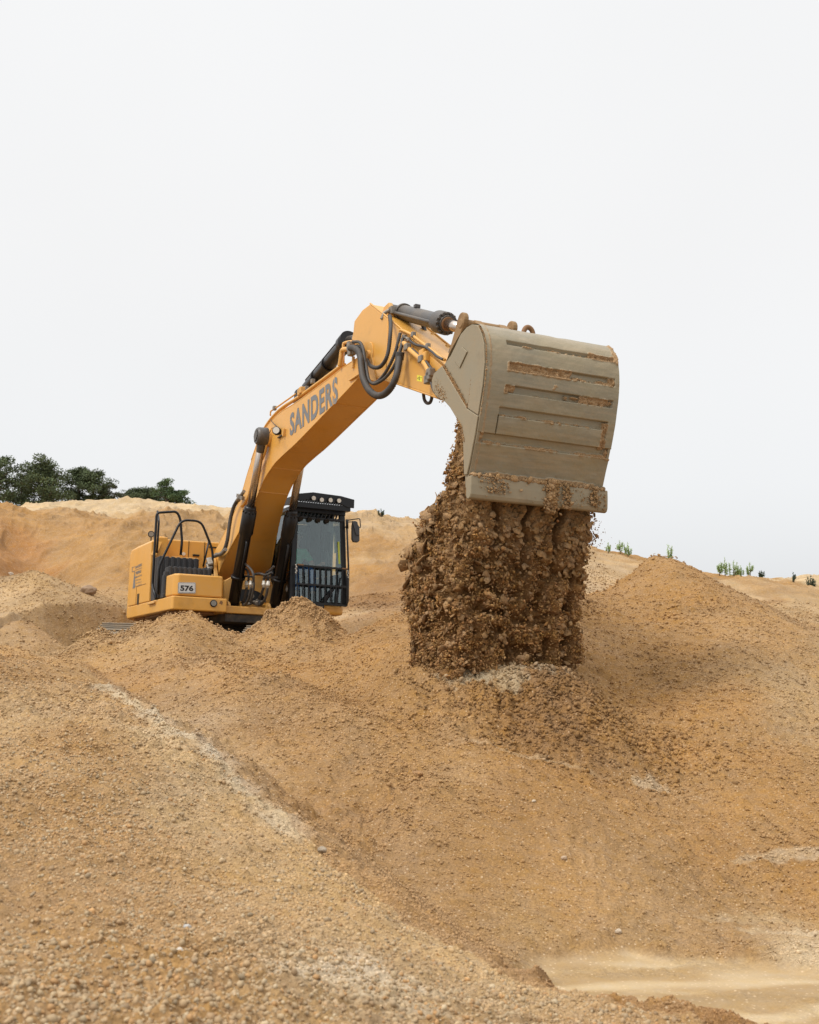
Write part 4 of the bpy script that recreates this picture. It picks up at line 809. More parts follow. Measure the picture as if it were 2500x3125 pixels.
for P_ in (UY([(575, 145)], -.05, ZK),): m = MB(); m.cyl((P_[0][0], -.12, P_[0][2] - .03), (P_[0][0], .10, P_[0][2] - .03), .05, 16); m.build('link_pin', M_YEL2, BK, .006)
# --- hoses and pipes
def hose(P_, y, r, f=ZG, corr=0., mat=None, par=EX, name='hydraulic_hose', k=8):
    ys = y if hasattr(y, '__len__') else [y] * len(P_)
    if len(ys) != len(P_): ys = list(np.interp(np.linspace(0, 1, len(P_)), np.linspace(0, 1, len(ys)), ys))
    pts = [U(f(*p), 1, v) for p, v in zip(P_, ys)]; m = MB(); m.tube(smooth_path(pts, k), r, 12, True, corr, .028); return m.build(name, mat or M_RUB, par)
hose([(745, 418), (775, 420), (805, 440), (825, 490), (832, 570), (845, 650), (880, 730), (925, 778), (970, 793), (1020, 775), (1070, 720), (1105, 640), (1122, 560), (1130, 500)], [-.34, -.46, -.50, -.50, -.46, -.36], .040, corr=.0035)
hose([(1130, 510), (1137, 450)], -.35, .052)
hose([(1055, 165), (1062, 220), (1060, 300), (1048, 420), (1025, 505), (985, 560), (940, 572), (900, 552), (878, 510)], [-.27, -.36, -.40, -.36, -.30], .024, corr=.002)
hose([(1137, 300), (1120, 370), (1095, 460), (1050, 560), (1000, 640), (955, 682), (915, 693), (888, 660), (868, 580), (855, 480), (842, 410), (815, 372), (765, 370)], [-.30, -.38, -.42, -.42, -.34], .020, corr=.0018)
hose([(1156, 340), (1143, 420), (1112, 510), (1070, 590), (1015, 655), (960, 690), (925, 697), (893, 672), (876, 600), (862, 500), (850, 430)], [-.30, -.39, -.44, -.44, -.38], .020)
hose([(800, 400), (840, 420), (858, 500), (866, 600), (885, 680)], [-.32, -.40, -.44], .022)
hose([(1320, 780), (1328, 825), (1348, 850), (1372, 845), (1384, 815), (1386, 790)], -.10, .020)
hose([(1215, 360), (1262, 392), (1330, 408), (1385, 445), (1430, 485), (1475, 508)], -.275, .016)
hose([(1232, 425), (1290, 478), (1350, 535), (1388, 590)], -.29, .016)
hose([(1380, 690), (1400, 750), (1430, 790), (1455, 812)], -.30, .016)
hose([(1590, 320), (1562, 365), (1545, 410), (1530, 455)], -.20, .022)
hose([(1315, 232), (1325, 262), (1330, 300)], .15, .028)
hose([(255, 160), (205, 245), (170, 360), (148, 490), (128, 630), (95, 740), (45, 795), (0, 797)], [-.36, -.42, -.46, -.48], .032, ZB, .003)
hose([(1600, 735), (1540, 800), (1480, 820), (1425, 840)], [-.50, -.55], .034, ZA, 0, M_STEEL)
Y_ = -.27
hose([(1141, 405), (1150, 385), (1175, 385), (1200, 420), (1250, 465), (1300, 510), (1328, 540), (1345, 570), (1368, 620)], -.30, .030, mat=M_YEL, name='steel_pipe', k=3)
hose([(1136, 285), (1145, 275), (1225, 310), (1250, 330), (1340, 400), (1490, 512)], -.262, .016, mat=M_YEL, name='steel_pipe', k=2)
hose([(1400, 335), (1430, 355), (1470, 395), (1530, 440)], .22, .018, mat=M_YEL, name='steel_pipe', k=2)
def along(pts, dz, y, r, mat=M_YEL, dx=0.): m = MB(); m.tube([(x + dx, y, z + dz) for x, z in pts], r, 10); return m.build('steel_pipe', mat, boom)
tl = [(p.x, p.z) for p in tp_]
along([q for q in tl if 1.25 < q[0] < 5.45], .085, -.215, .024); along([q for q in tl if 2.3 < q[0] < 5.40], .115, -.15, .017); along([q for q in tl if 1.0 < q[0] < 5.2], .04, .0, .018)
a = UY([(345, 0), (330, 40), (318, 72), (290, 110)], -.36, ZB); m = MB(); m.tube(smooth_path(UY([(640, 800), (610, 1000), (530, 1180), (455, 1380), (420, 1500), (385, 1560), (350, 1600)], -.30, ZB and ZD)), .020, 10); m.build('steel_pipe', M_YEL, boom)
m = MB(); m.tube(UY([(318, 72), (285, 120)], -.36, ZB), .030, 12); m.bar(*UY([(248, 120), (310, 155)], -.36, ZB), .05, .06); m.tube(UY([(275, 135), (250, 175)], -.37, ZB), .040, 12); m.build('pipe_fitting', M_STEEL, boom)
def blk(P_, y, s_, mat, par, f=ZG, nm='pipe_clamp'):
    m = MB()
    for p in P_: q = U(f(*p), 1, y); m = MB(); m.box(q[0] - s_, q[0] + s_, y - s_ * .8, y + s_ * .8, q[2] - s_, q[2] + s_); m.build(nm, mat, par, s_ * .25)
blk([(1195, 410), (1305, 505)], -.31, .042, M_STEEL, stick); blk([(1370, 640), (1358, 665), (1376, 612)], -.30, .050, M_STEEL, stick, nm='pipe_coupling'); blk([(1240, 312), (1355, 402)], -.262, .03, M_STEEL, stick)
blk([(1390, 335), (1510, 428)], .22, .05, M_YEL2, stick); blk([(1388, 320)], .22, .022, M_YEL2, stick, nm='bracket'); blk([(1325, 470), (1345, 492)], -.26, .06, M_YEL, stick, nm='bracket')
blk([(1175, 330), (1205, 350)], -.275, .022, M_STEEL, stick, nm='pipe_coupling')
m = MB(); m.tube(UY([(1160, 322), (1215, 358)], -.27, ZG), .018, 10); m.build('pipe_coupling', M_STEEL, stick)
blk([(745, 410), (752, 450)], -.30, .05, M_STEEL, boom, nm='pipe_coupling'); blk([(770, 455), (735, 385)], -.28, .032, M_STEEL, boom, nm='pipe_coupling')
hose([(662, 560), (672, 500), (680, 440), (700, 428), (745, 425)], -.28, .032, mat=M_YEL, name='steel_pipe', k=4)
hose([(690, 540), (690, 400), (700, 378), (740, 368), (765, 368)], -.20, .020, mat=M_YEL, name='steel_pipe', k=4)
m = MB(); m.bar(*UY([(770, 485), (765, 575)], -.26, ZG), .03, .04); m.build('hose_bracket', M_YEL2, boom, .004); m = MB(); m.bar(*UY([(825, 615), (740, 672)], -.26, ZG), .03, .02); m.build('hose_bracket', M_YEL2, boom, .004)
blk([(355, 765), (365, 750)], -.22, .05, M_YEL2, boom); blk([(150, 890), (450, 680), (400, 735)], -.16, .035, M_STEEL, boom)
hose([(118, 948), (120, 915), (150, 895), (320, 775)], -.15, .013, mat=M_YEL2, name='steel_pipe', k=2)
# hose groups between the lift cylinders
hose([(325, 900), (370, 935), (410, 985), (428, 1040), (425, 1110)], [-.30, -.24], .020, ZB); hose([(300, 985), (325, 960), (355, 975), (372, 1040), (368, 1100)], [-.25, -.22], .020, ZB)
hose([(350, 1175), (335, 1240), (320, 1310), (300, 1350)], -.22, .022, ZB); hose([(400, 1180), (385, 1250), (365, 1320), (330, 1370), (280, 1350), (255, 1310)], -.22, .022, ZB)
hose([(425, 1060), (432, 1150), (415, 1250), (395, 1330)], -.2, .018, ZB)
hose([(545, 1170), (520, 1240), (490, 1310), (495, 1370), (440, 1360), (390, 1330)], -.05, .022, ZB); hose([(590, 1175), (575, 1250), (550, 1320), (510, 1370)], -.02, .022, ZB)
hose([(660, 930), (620, 975), (575, 1010), (550, 1060), (545, 1120)], [.1, -.02], .020, ZB); hose([(640, 960), (600, 1030), (595, 1120)], [.1, .0], .018, ZB)
hose([(430, 1025), (500, 1015), (570, 1030), (640, 1000)], [-.15, .05], .02, ZB); hose([(660, 540), (672, 640), (650, 740), (625, 820)], .50, .028, ZB, .003)
hose([(310, 1075), (285, 1110), (270, 1160)], -.25, .018, ZB)
for P_, y in (((352, 1095, 345, 1170), -.22), ((402, 1095, 396, 1175), -.22), ((545, 1100, 545, 1175), -.05), ((598, 1100, 588, 1175), -.02)):
    m = MB(); a, b = UY([P_[:2], P_[2:]], y, ZB); a, b = Vector(a), Vector(b); m.tube([a, a.lerp(b, .35), a.lerp(b, .36), a.lerp(b, .7), a.lerp(b, .71), b], [.026, .026, .033, .033, .026, .026], 10); m.build('hose_fitting', M_LEN, EX)
m = MB(); m.bar(*UY([(300, 1040), (425, 1052)], -.26, ZB), .05, .03); m.build('hose_bracket', M_BLK, EX, .004); m = MB(); m.bar(*UY([(560, 1062), (690, 1058)], .0, ZB), .05, .03); m.build('hose_bracket', M_BLK, EX, .004)
m = MB()
for k in range(7): q = U(ZA(1335 + 7 * (k % 4), 900 + 22 * k), 1, -.72); m.cyl((q[0], q[1] - .03, q[2]), (q[0] + .02, q[1] + .05, q[2] + .02), .035, 10)
m.tube(smooth_path(UY([(1330, 930), (1310, 960), (1330, 1000), (1375, 1020)], -.72, ZA)), .02, 8); m.build('swivel_fitting', M_STEEL, EX, .006)

# --- cab
CAB = empty('cab'); CAB.parent = EX
XW = lambda z: 1.615 - .045 * (z - 1.43)
YL = lambda z: .50 + .012 * (z - 1.43)
YR = lambda z: 1.435 - .05 * (z - 1.43)
def post(x0, y0, z0, x1, y1, z1, a, b): m = MB(); m.hexa([(x0 - a, y0 - b, z0), (x0 + a, y0 - b, z0), (x0 + a, y0 + b, z0), (x0 - a, y0 + b, z0), (x1 - a, y1 - b, z1), (x1 + a, y1 - b, z1), (x1 + a, y1 + b, z1), (x1 - a, y1 + b, z1)]); return m
for yf in (YL, YR): post(XW(1.44) - .04, yf(1.44), 1.43, XW(3.0) - .04, yf(3.0), 3.0, .045, .048).build('front_post', M_BLK, CAB, .018, 3)
for yf in (YL, YR):
    for x in (.52, -.12): post(x, yf(1.44), 1.43, x, yf(3.0), 3.0, .035, .03).build('side_post', M_BLK, CAB, .008)
m = MB(); m.box(-.15, 1.57, .47, 1.46, 1.428, 1.50); m.build('cab_floor', M_BLK, CAB, .01)
m = MB(); m.box(-.15, XW(3), .47, .62, 2.99, 3.07); m.box(-.15, XW(3), 1.24, 1.40, 2.99, 3.07); m.box(-.15, .85, .62, 1.24, 2.99, 3.07); m.box(1.44, XW(3), .62, 1.24, 2.99, 3.07); m.build('roof', M_BLK, CAB, .015)
# panels
m = MB(); m.box(-.12, 1.54, .485, .51, 1.43, 1.95); m.build('side_wall', M_BLK, CAB, .006)
m = MB(); m.box(-.12, 1.54, 1.40, 1.43, 1.43, 1.98); m.box(-.12, 1.06, 1.37, 1.40, 1.98, 3.0); m.box(1.26, 1.5, 1.375, 1.395, 1.98, 2.35); m.build('door', flat_mat('cab_lining', (.055, .065, .068), .7), CAB, .006)
m = MB(); m.box(-.15, -.12, .5, 1.40, 1.43, 2.15); m.build('rear_wall', M_BLK, CAB, .006)
def quad(name, P_, mat, par): m = MB(); m.add(P_, [(0, 1, 2, 3)]); return m.build(name, mat, par, fix=False)
def pane(name, P_, n_, par=CAB): m = MB(); n_ = Vector(n_) * .006; m.hexa(list(P_) + [tuple(Vector(p) + n_) for p in P_]); return m.build(name, M_GLASS, par)
pane('windshield', [(XW(1.47), YL(1.47) + .05, 1.47), (XW(1.47), YR(1.47) - .05, 1.47), (XW(2.87), YR(2.87) - .05, 2.87), (XW(2.87), YL(2.87) + .05, 2.87)], (.0, 0, 0) if 0 else (.01, 0, 0))
pane('side_window', [(-.08, .50, 1.96), (1.50, .50, 1.96), (1.46, .515, 2.96), (-.08, .515, 2.96)], (0, -1, 0))
pane('rear_window', [(-.13, .56, 2.17), (-.13, 1.02, 2.17), (-.13, 1.02, 2.93), (-.13, .57, 2.93)], (-1, 0, 0))
m = MB(); m.box(-.15, -.125, 1.03, 1.385, 2.152, 2.985); m.build('rear_view_block', bpy.data.materials['cab_lining'], CAB, .006)  # added panel, closes off the bright view through the rear window
pane('door_window', [(1.08, 1.41, 2.36), (1.50, 1.41, 2.36), (1.47, 1.37, 2.93), (1.08, 1.37, 2.93)], (0, 1, 0))
pane('skylight', [(.86, .63, 3.02), (1.43, .63, 3.02), (1.43, 1.23, 3.02), (.86, 1.23, 3.02)], (0, 0, 1))
# header with slots over the windshield
m = MB(); m.box(XW(2.9) - .05, XW(2.9) + .03, .50, 1.40, 2.955, 3.06); m.box(XW(2.9) - .04, XW(2.9) + .03, .52, 1.37, 2.845, 2.885)
for k in range(12): y = .56 + k * .066; m.hexa([(1.53, y, 2.88), (1.56, y, 2.88), (1.56, y + .026, 2.88), (1.53, y + .026, 2.88), (1.53, y + .03, 2.96), (1.56, y + .03, 2.96), (1.56, y + .056, 2.96), (1.53, y + .056, 2.96)])
m.build('windshield_header', M_BLK, CAB, .006)
m = MB()
for k in range(4): y = .60 + k * .155; m = MB(); m.tube([(1.57, y, 2.84), (1.60, y, 2.83)], [.045, .04], 14); m.build('lamp_reflection', M_BLK, CAB)  # black discs standing in for reflections of the work lights
# roof guard
GU = empty('roof_guard'); GU.parent = CAB
m = MB(); P_ = [(.46, 3.09), (.46, 3.215), (.72, 3.262), (1.22, 3.245), (1.46, 3.205), (1.46, 3.06), (1.34, 3.06), (1.20, 3.118), (.60, 3.128)]
m.prismx(P_, 1.79, 1.815); m.build('visor', M_BLK, GU, .005)
m = MB(); m.box(1.66, 1.80, .46, 1.40, 3.00, 3.085)
for k in range(20): y = .50 + k * .042; m.hexa([(1.75, y, 3.08), (1.77, y, 3.08), (1.77, y + .02, 3.08), (1.75, y + .02, 3.08), (1.75, y + .03, 3.15), (1.77, y + .03, 3.15), (1.77, y + .05, 3.15), (1.75, y + .05, 3.15)])
m.build('guard_grille', M_BLK, GU)
m = MB(); a = UY([(1580, 165), (1480, 330), (1425, 262)], 1.47); m.prism([(p[0], p[2]) for p in a] + [(.2, 3.06), (.2, 3.16), (1.70, 3.215)], 1.445, 1.465)
a = UY([(945, 98), (778, 160), (735, 250), (800, 232), (925, 238)], .45); m.prism([(p[0], p[2]) for p in a], .445, .465); m.build('guard_cheek', M_BLK, GU, .005)
m = MB()
for x in (-.1, .3, 1.45):
    m = MB(); m.box(x, x + .05, .46, 1.46, 3.15, 3.18)
    for y in (.50, 1.40): m.box(x, x + .05, y - .02, y + .02, 3.05, 3.151)
    m.build('guard_hoop', M_BLK, GU, .004)
for p in ((1118, 150), (1210, 170), (1311, 173), (1408, 180)):
    q = U(ZB(*p), 0, 1.86); m = MB(); m.tube([(1.80, q[1], q[2]), (1.855, q[1], q[2])], [.035, .042], 18); m.box(1.81, 1.83, q[1] - .008, q[1] + .008, q[2] + .03, q[2] + .06); lb = m.build('work_light', M_BLK, GU, .003)
    m = MB(); m.cyl((1.854, q[1], q[2]), (1.862, q[1], q[2]), .036, 16); m.build('lamp_lens', M_LEN, lb)
# front guard rail
GR = empty('front_guard'); GR.parent = CAB
gx = 1.70; gt = UX([(915, 918), (1510, 965)], gx); gm = UX([(915, 1130), (1495, 1168)], gx); gb_ = UX([(920, 1335), (1490, 1385)], gx)
m = MB()
for a in (gt, gm, gb_): m.bar(a[0], a[1], .025, .034)
m.tube([gt[1], gb_[1]], .022, 10); m.build('guard_frame', M_BLK, GR, .004)
for p in (925, 990, 1055, 1118, 1182, 1246, 1310, 1375, 1442):
    f_ = (p - 915) / 590; a = Vector(gt[0]).lerp(Vector(gt[1]), f_); b = Vector(gb_[0]).lerp(Vector(gb_[1]), f_); m = MB(); m.bar(a, b, .020, .020, (1, 0, 0)); m.build('guard_bar', M_BLK, GR, .003)
m = MB(); a = UX([(930, 908), (1000, 915)], gx + .01); m.bar(a[0], a[1], .02, .02); a = UX([(1440, 955), (1505, 962)], gx + .012); m.bar(a[0], a[1], .02, .02); m.build('rusty_hinge', M_PALE, GR)
m = MB()
for k in range(5): q = U(ZB(912 + (k % 2) * 8, 915 + 22 * k), 0, gx + .03); m.tube([(q[0], q[1] - .008, q[2] + .014), (q[0], q[1] + .008, q[2] - .014)], .010, 8)
for k in range(4): q = U(ZB(1505 + (k % 2) * 6, 985 + 24 * k), 0, gx + .03); m.tube([(q[0], q[1] - .006, q[2] + .012), (q[0], q[1] + .006, q[2] - .012)], .009, 8)
m.build('safety_chain', M_LEN, GR)
m = MB()
for a, b in (((1375, 1140), (1225, 1345)), ((1355, 1180), (1250, 1345)), ((1420, 1060), (1375, 1370)), ((1330, 1195), (1205, 1340))): q = UX([a, b], 1.66); m.bar(q[0], q[1], .028, .02)
a = UX([(1135, 1362), (1235, 1405)], 1.68); m.box(1.62, 1.74, a[0][1], a[1][1] - .02, a[1][2] - .01, a[0][2]); m.build('wiper_arms', M_BLK, CAB, .004)
m = MB(); m.prismz([(1.60, .60), (1.60, 1.36), (1.54, 1.44), (-.33, 1.44), (-.33, .60)], 1.265, 1.42); m.build('cab_platform', M_YEL, EX, .05, 4)
# mirror
MR = empty('mirror'); MR.parent = CAB
a = UX([(1595, 410), (1638, 480), (1640, 640), (1620, 660), (1565, 655), (1550, 620), (1550, 485), (1560, 410)], 1.63); ca = sum((Vector(v) for v in a), Vector()) / len(a)
m = MB(); m.loft([[(1.60, v[1], v[2]) for v in a], [(1.655, ca.y + (v[1] - ca.y) * .94, ca.z + (v[2] - ca.z) * .97) for v in a]]); m.build('mirror_housing', M_MIR, MR, .012, 3)
m = MB(); a = UX([(1556, 410), (1590, 425), (1640, 580), (1600, 570)], 1.67); m.loft([[(1.66, v[1], v[2]) for v in a], [(1.675, v[1], v[2]) for v in a]]); m.build('mirror_fin', M_MIR, MR, .004)
m = MB(); m.tube(fillet(UX([(1498, 405), (1645, 383), (1652, 490), (1620, 485)], 1.64), .03), .009, 8); m.tube(fillet(UX([(1500, 425), (1612, 420), (1618, 470)], 1.62), .03), .008, 8); m.tube(UX([(1497, 395), (1500, 500)], 1.63), .024, 10)
m.tube(fillet(UX([(1497, 500), (1515, 960), (1508, 1340), (1480, 1390)], 1.66), .1), .016, 10); m.tube(UX([(1470, 480), (1500, 485)], 1.62), .012, 8); m.build('mirror_arm', M_BLK, MR)
# interior
m = MB(); m.prism([(.05, 1.90), (.62, 1.88), (.66, 1.98), (.60, 2.02), (.25, 2.02), (.12, 2.70), (.0, 2.72), (-.03, 2.1)], .70, 1.16); m.box(.02, .14, .80, 1.06, 2.72, 2.92); m.box(.1, .55, .75, 1.1, 1.5, 1.9); SE = m.build('operator_seat', flat_mat('seat_cloth', (.03, .032, .035), .8), CAB, .04, 3)
for y in (.60, 1.26):
    m = MB(); m.box(.35, 1.0, y - .05, y + .05, 1.96, 2.05); m.tube([(.93, y, 2.05), (.96, y, 2.20)], [.018, .026], 12); m.build('armrest', M_PLA, CAB, .012)
m = MB(); m.box(1.05, 1.09, 1.20, 1.34, 2.38, 2.72); m.tube([(1.2, 1.33, 1.5), (1.1, 1.27, 2.4)], .015, 8); m.build('monitor', M_BLK, CAB, .01)
m = MB(); q = UX([(1400, 650), (1410, 905)], 1.58); m.bar(q[0], q[1], .03, .01); m.build('yellow_strap', flat_mat('strap_yellow', (.45, .5, .06)), CAB)
c4 = UX([(795, 1190), (808, 1230), (820, 1190), (807, 1145)], 1.3); 
q = UY([(795, 1188), (808, 1232), (820, 1188), (807, 1145)], .478); m = MB(); m.add(q, [(0, 1, 2, 3)]); m.build('diamond_sticker', M_WHT, CAB, fix=False)
# ---------------------------------------------------------------- driver
def skinned(name, verts, edges, rad, mat, par, lv=2, root=0):
    me = bpy.data.meshes.new(name); me.from_pydata(verts, edges, []); o = link(name, me, mat, par)
    md = o.modifiers.new('skin', 'SKIN'); md.use_smooth_shade = True
    sv_ = me.skin_vertices[0].data if me.skin_vertices else None
    if sv_ is None:
        bm = bmesh.new(); bm.from_mesh(me); bm.verts.layers.skin.verify(); bm.to_mesh(me); bm.free(); sv_ = me.skin_vertices[0].data
    for i, r in enumerate(rad): sv_[i].radius = (r, r) if not hasattr(r, '__len__') else r; sv_[i].use_root = (i == root)
    s2 = o.modifiers.new('sub', 'SUBSURF'); s2.levels = lv; s2.render_levels = lv; return o
PE = empty('person'); PE.matrix_world = MM @ Matrix.Translation((.40, .92, 1.95))
tag(PE, 'driver in a green polo shirt and cap sitting at the controls behind the cab glass', 'person')
class SK:
    def __init__(s): s.v = []; s.e = []; s.r = []
    def a(s, p, r, par=None): s.v.append(p); s.r.append(r); i = len(s.v) - 1; (s.e.append((par, i)) if par is not None else None); return i
    def chain(s, pts, rs, par): 
        for p, r in zip(pts, rs): par = s.a(p, r, par)
        return par
k = SK(); hip = k.a((0, 0, .10), (.14, .11))
ch_ = k.chain([(.0, 0, .28), (.04, 0, .42)], [(.14, .11), (.16, .11)], hip); nk = k.chain([(.07, 0, .54), (.09, 0, .60)], [.06, .052], ch_)
hd_ = k.chain([(.115, 0, .665), (.125, 0, .73), (.12, 0, .80)], [(.066, .072), (.078, .092), (.062, .075)], nk)
k.a((.215, 0, .70), .013, len(k.v) - 2)
for sy in (-1, 1):
    sh_ = k.a((.05, sy * .17, .46), .062, ch_); el_ = k.chain([(.13, sy * .27, .30), (.22, sy * .30, .18)], [.050, .042], sh_); wr = k.chain([(.38, sy * .33, .20), (.47, sy * .335, .22)], [.036, .026], el_)
    pm = k.a((.52, sy * .335, .235), (.024, .036), wr)
    for j, (dy, L_) in enumerate(((-.027, .060), (-.009, .068), (.009, .064), (.027, .050))):
        b0 = (.555, sy * .335 + dy, .245); k.chain([b0, (b0[0] + L_ * .5, b0[1], b0[2] + .006), (b0[0] + L_ * .72, b0[1], b0[2] - .022), (b0[0] + L_ * .55, b0[1], b0[2] - .045)], [.0095, .0088, .008, .007], pm)
    k.chain([(.525, sy * .335 - sy * .038, .225), (.56, sy * .335 - sy * .048, .205), (.58, sy * .335 - sy * .035, .19)], [.011, .010, .008], pm)
    kn = k.chain([(.20, sy * .10, .10), (.50, sy * .15, .11)], [.085, .062], hip); k.chain([(.58, sy * .15, -.10), (.66, sy * .15, -.34), (.74, sy * .15, -.38)], [.055, .042, .038], kn)
skinned('body', k.v, k.e, k.r, flat_mat('skin', (.42, .24, .17), .55), PE, 2)
k = SK(); h_ = k.a((0, 0, .12), (.160, .13)); c_ = k.chain([(.0, 0, .28), (.04, 0, .42), (.06, 0, .51)], [(.165, .13), (.18, .13), .075], h_)
for sy in (-1, 1): k.chain([(.05, sy * .175, .465), (.10, sy * .235, .36), (.15, sy * .285, .27)], [.080, .070, .062], 2)
skinned('polo_shirt', k.v, k.e, k.r, flat_mat('green_cloth', (.05, .42, .22), .8), PE, 2)
k = SK(); h_ = k.a((0, 0, .06), (.155, .12))
for sy in (-1, 1): k.chain([(.20, sy * .10, .10), (.50, sy * .15, .11), (.58, sy * .15, -.10), (.65, sy * .15, -.30)], [.098, .074, .066, .056], 0)
skinned('trousers', k.v, k.e, k.r, flat_mat('blue_denim', (.03, .10, .30), .85), PE, 2)
for sy in (-1, 1):
    m = MB(); m.prism([(.62, -.46), (.90, -.46), (.90, -.41), (.80, -.36), (.70, -.30), (.62, -.31)], sy * .15 - .045, sy * .15 + .045); m.build('shoe', M_BLK, PE, .02)
    m = MB(); m.tube([(.204, sy * .032, .742), (.212, sy * .032, .742)], [.010, .008], 10); m.build('eye', M_BLK, PE)
    m = MB(); m.tube([(.11, sy * .078, .725), (.11, sy * .095, .73)], [.022, .026], 10); m.build('ear', bpy.data.materials['skin'], PE)
m = MB(); R_ = []
for j in range(6):
    a = j / 5 * math.pi / 2; R_.append([(.118 + .108 * math.cos(a) * math.cos(t), .090 * math.cos(a) * math.sin(t), .765 + .085 * math.sin(a)) for t in [q * math.pi / 9 for q in range(18)]])
m.loft(R_, sm=True); m.prismz([(.20, -.07), (.28, -.05), (.305, 0), (.28, .05), (.20, .07)], .765, .775); m.build('cap', flat_mat('cap_cloth', (.16, .16, .15), .8), PE)
m = MB(); m.box(.214, .222, -.03, .03, .665, .672); m.build('mouth', flat_mat('lips', (.25, .10, .08)), PE)

# ---------------------------------------------------------------- scattered lumps
def ico(sub, seed, amp=.25, sharp=False):
    bm = bmesh.new(); bmesh.ops.create_icosphere(bm, subdivisions=sub, radius=1.0); V = np.array([v.co[:] for v in bm.verts]); F = np.array([[v.index for v in f.verts] for f in bm.faces]); bm.free()
    V = V * (1 + amp * fbm3(V * 1.3 + seed * 7.1, seed, 3))[:, None]; return V, F
def rots(n, rs, tilt=None):
    q = rs.normal(size=(n, 4)); q /= np.linalg.norm(q, axis=1, keepdims=True); a, b, c, d = q.T
    return np.stack([1 - 2 * (c * c + d * d), 2 * (b * c - a * d), 2 * (b * d + a * c), 2 * (b * c + a * d), 1 - 2 * (b * b + d * d), 2 * (c * d - a * b), 2 * (b * d - a * c), 2 * (c * d + a * b), 1 - 2 * (b * b + c * c)], 1).reshape(n, 3, 3)
def scatter(bases, P, Sc, Rm, C, rs):
    """copies of the base shapes at P with scales Sc, rotations Rm, colours C, as one vertex and face array"""
    Vs, Fs, Cs = [], [], []; off = 0; pick = rs.randint(len(bases), size=len(P))
    for b, (V, F) in enumerate(bases):
        i = np.where(pick == b)[0]
        if not len(i): continue
        v = np.einsum('nij,nkj->nki', Rm[i], V[None] * Sc[i][:, None, :]) + P[i][:, None, :]
        Vs.append(v.reshape(-1, 3)); Fs.append((F[None] + (np.arange(len(i)) * len(V))[:, None, None] + off).reshape(-1, 3)); Cs.append(np.repeat(C[i], len(V), 0)); off += len(i) * len(V)
    return np.concatenate(Vs), np.concatenate(Fs), np.concatenate(Cs)
# ---------------------------------------------------------------- falling sand
zt_ = [2.75, 2.67, 2.03, 1.77, 1.38, 1.09, .75, .31, .0]; xm_ = [10.02, 9.95, 9.58, 9.10, 8.80, 8.88, 8.95, 8.95, 8.85]
def curtain_pt(u, v, extra=None):
    """u 0..1 round the falling mass, v 0..1 from the bucket mouth down to the ground"""
    z = 2.65 - v * 2.95
    x0 = np.interp(z, zt_[::-1], xm_[::-1]); x1 = np.interp(z, [0, 1.0, 1.75, 1.95, 2.65], [9.95, 10.0, 10.12, 10.16, 10.10])
    y0 = -.735; y1 = np.interp(z, [0, .6, 1.2, 1.9, 2.65], [.68, .70, .74, .73, .70])
    # walk round a rectangle with rounded corners at even speed; u=0 is the middle of the front
    hx, hy = (x1 - x0) / 2, (y1 - y0) / 2; r = np.minimum(np.minimum(hx, hy) * .8, .16); a_, b_ = hx - r, hy - r; q = np.pi / 2 * r
    t = (u % 1) * (4 * a_ + 4 * b_ + 4 * q); cx, cy = (x0 + x1) / 2, (y0 + y1) / 2
    seg = [b_, q, 2 * a_, q, 2 * b_, q, 2 * a_, q, b_]; x = np.zeros_like(z); y = np.zeros_like(z); nx = np.zeros_like(z); ny = np.zeros_like(z); acc = np.zeros_like(z)
    for k_, L_ in enumerate(seg):
        m_ = (t >= acc) & (t <= acc + L_ + 1e-9); d = t - acc; an = np.clip(d / np.maximum(r, 1e-6), 0, np.pi / 2)
        if k_ == 0: vals = (hx, d, 1 + 0 * z, 0 * z)
        elif k_ == 1: vals = (a_ + r * np.cos(an), b_ + r * np.sin(an), np.cos(an), np.sin(an))
        elif k_ == 2: vals = (a_ - d, hy, 0 * z, 1 + 0 * z)
        elif k_ == 3: vals = (-a_ - r * np.sin(an), b_ + r * np.cos(an), -np.sin(an), np.cos(an))
        elif k_ == 4: vals = (-hx, b_ - d, -1 + 0 * z, 0 * z)
        elif k_ == 5: vals = (-a_ - r * np.cos(an), -b_ - r * np.sin(an), -np.cos(an), -np.sin(an))
        elif k_ == 6: vals = (-a_ + d, -hy, 0 * z, -1 + 0 * z)
        elif k_ == 7: vals = (a_ + r * np.sin(an), -b_ - r * np.cos(an), np.sin(an), -np.cos(an))
        else: vals = (hx, -b_ + d, 1 + 0 * z, 0 * z)
        for arr, vv_ in zip((x, y, nx, ny), vals): arr[m_] = (vv_ + 0 * z)[m_]
        acc = acc + L_
    x = x + cx; y = y + cy + np.sign(ny) * np.abs(ny) * (.045 * noise2(z * 3.1, z * 0 + np.sign(ny) * 3, 171) + .03 * noise2(z * 9, z * 0 + np.sign(ny) * 3, 172)) * np.clip((2.0 - z) * 2, 0, 1)
    x = x - (nx > .5) * np.clip((1.7 - z) * 2, 0, 1) * .10 * np.clip(noise2(y * 7.5, z * .9, 173) * 1.4, 0, 1)
    x = x + (nx < -.5) * .08 * noise2(z * 4, y * 4, 174)
    g = np.zeros_like(x)
    for gy in (-.37, -.02, .33): g = np.maximum(g, np.clip(1 - np.abs(y - gy + .035 * noise2(z * 6 + gy * 9, z * 0 + gy, 161)) / (.05 + .02 * noise2(z * 11, z * 0 + gy * 5, 162)), 0, 1))
    x = x - g * np.clip((z - 1.12) / .5, 0, 1) * .24 * (nx > .5)
    return np.stack([x, y, z], -1), np.stack([nx, ny, 0 * z], -1)
MMn = np.array(MM)
def toW(P): return P @ MMn[:3, :3].T + MMn[:3, 3]
nu, nv = 900, 420
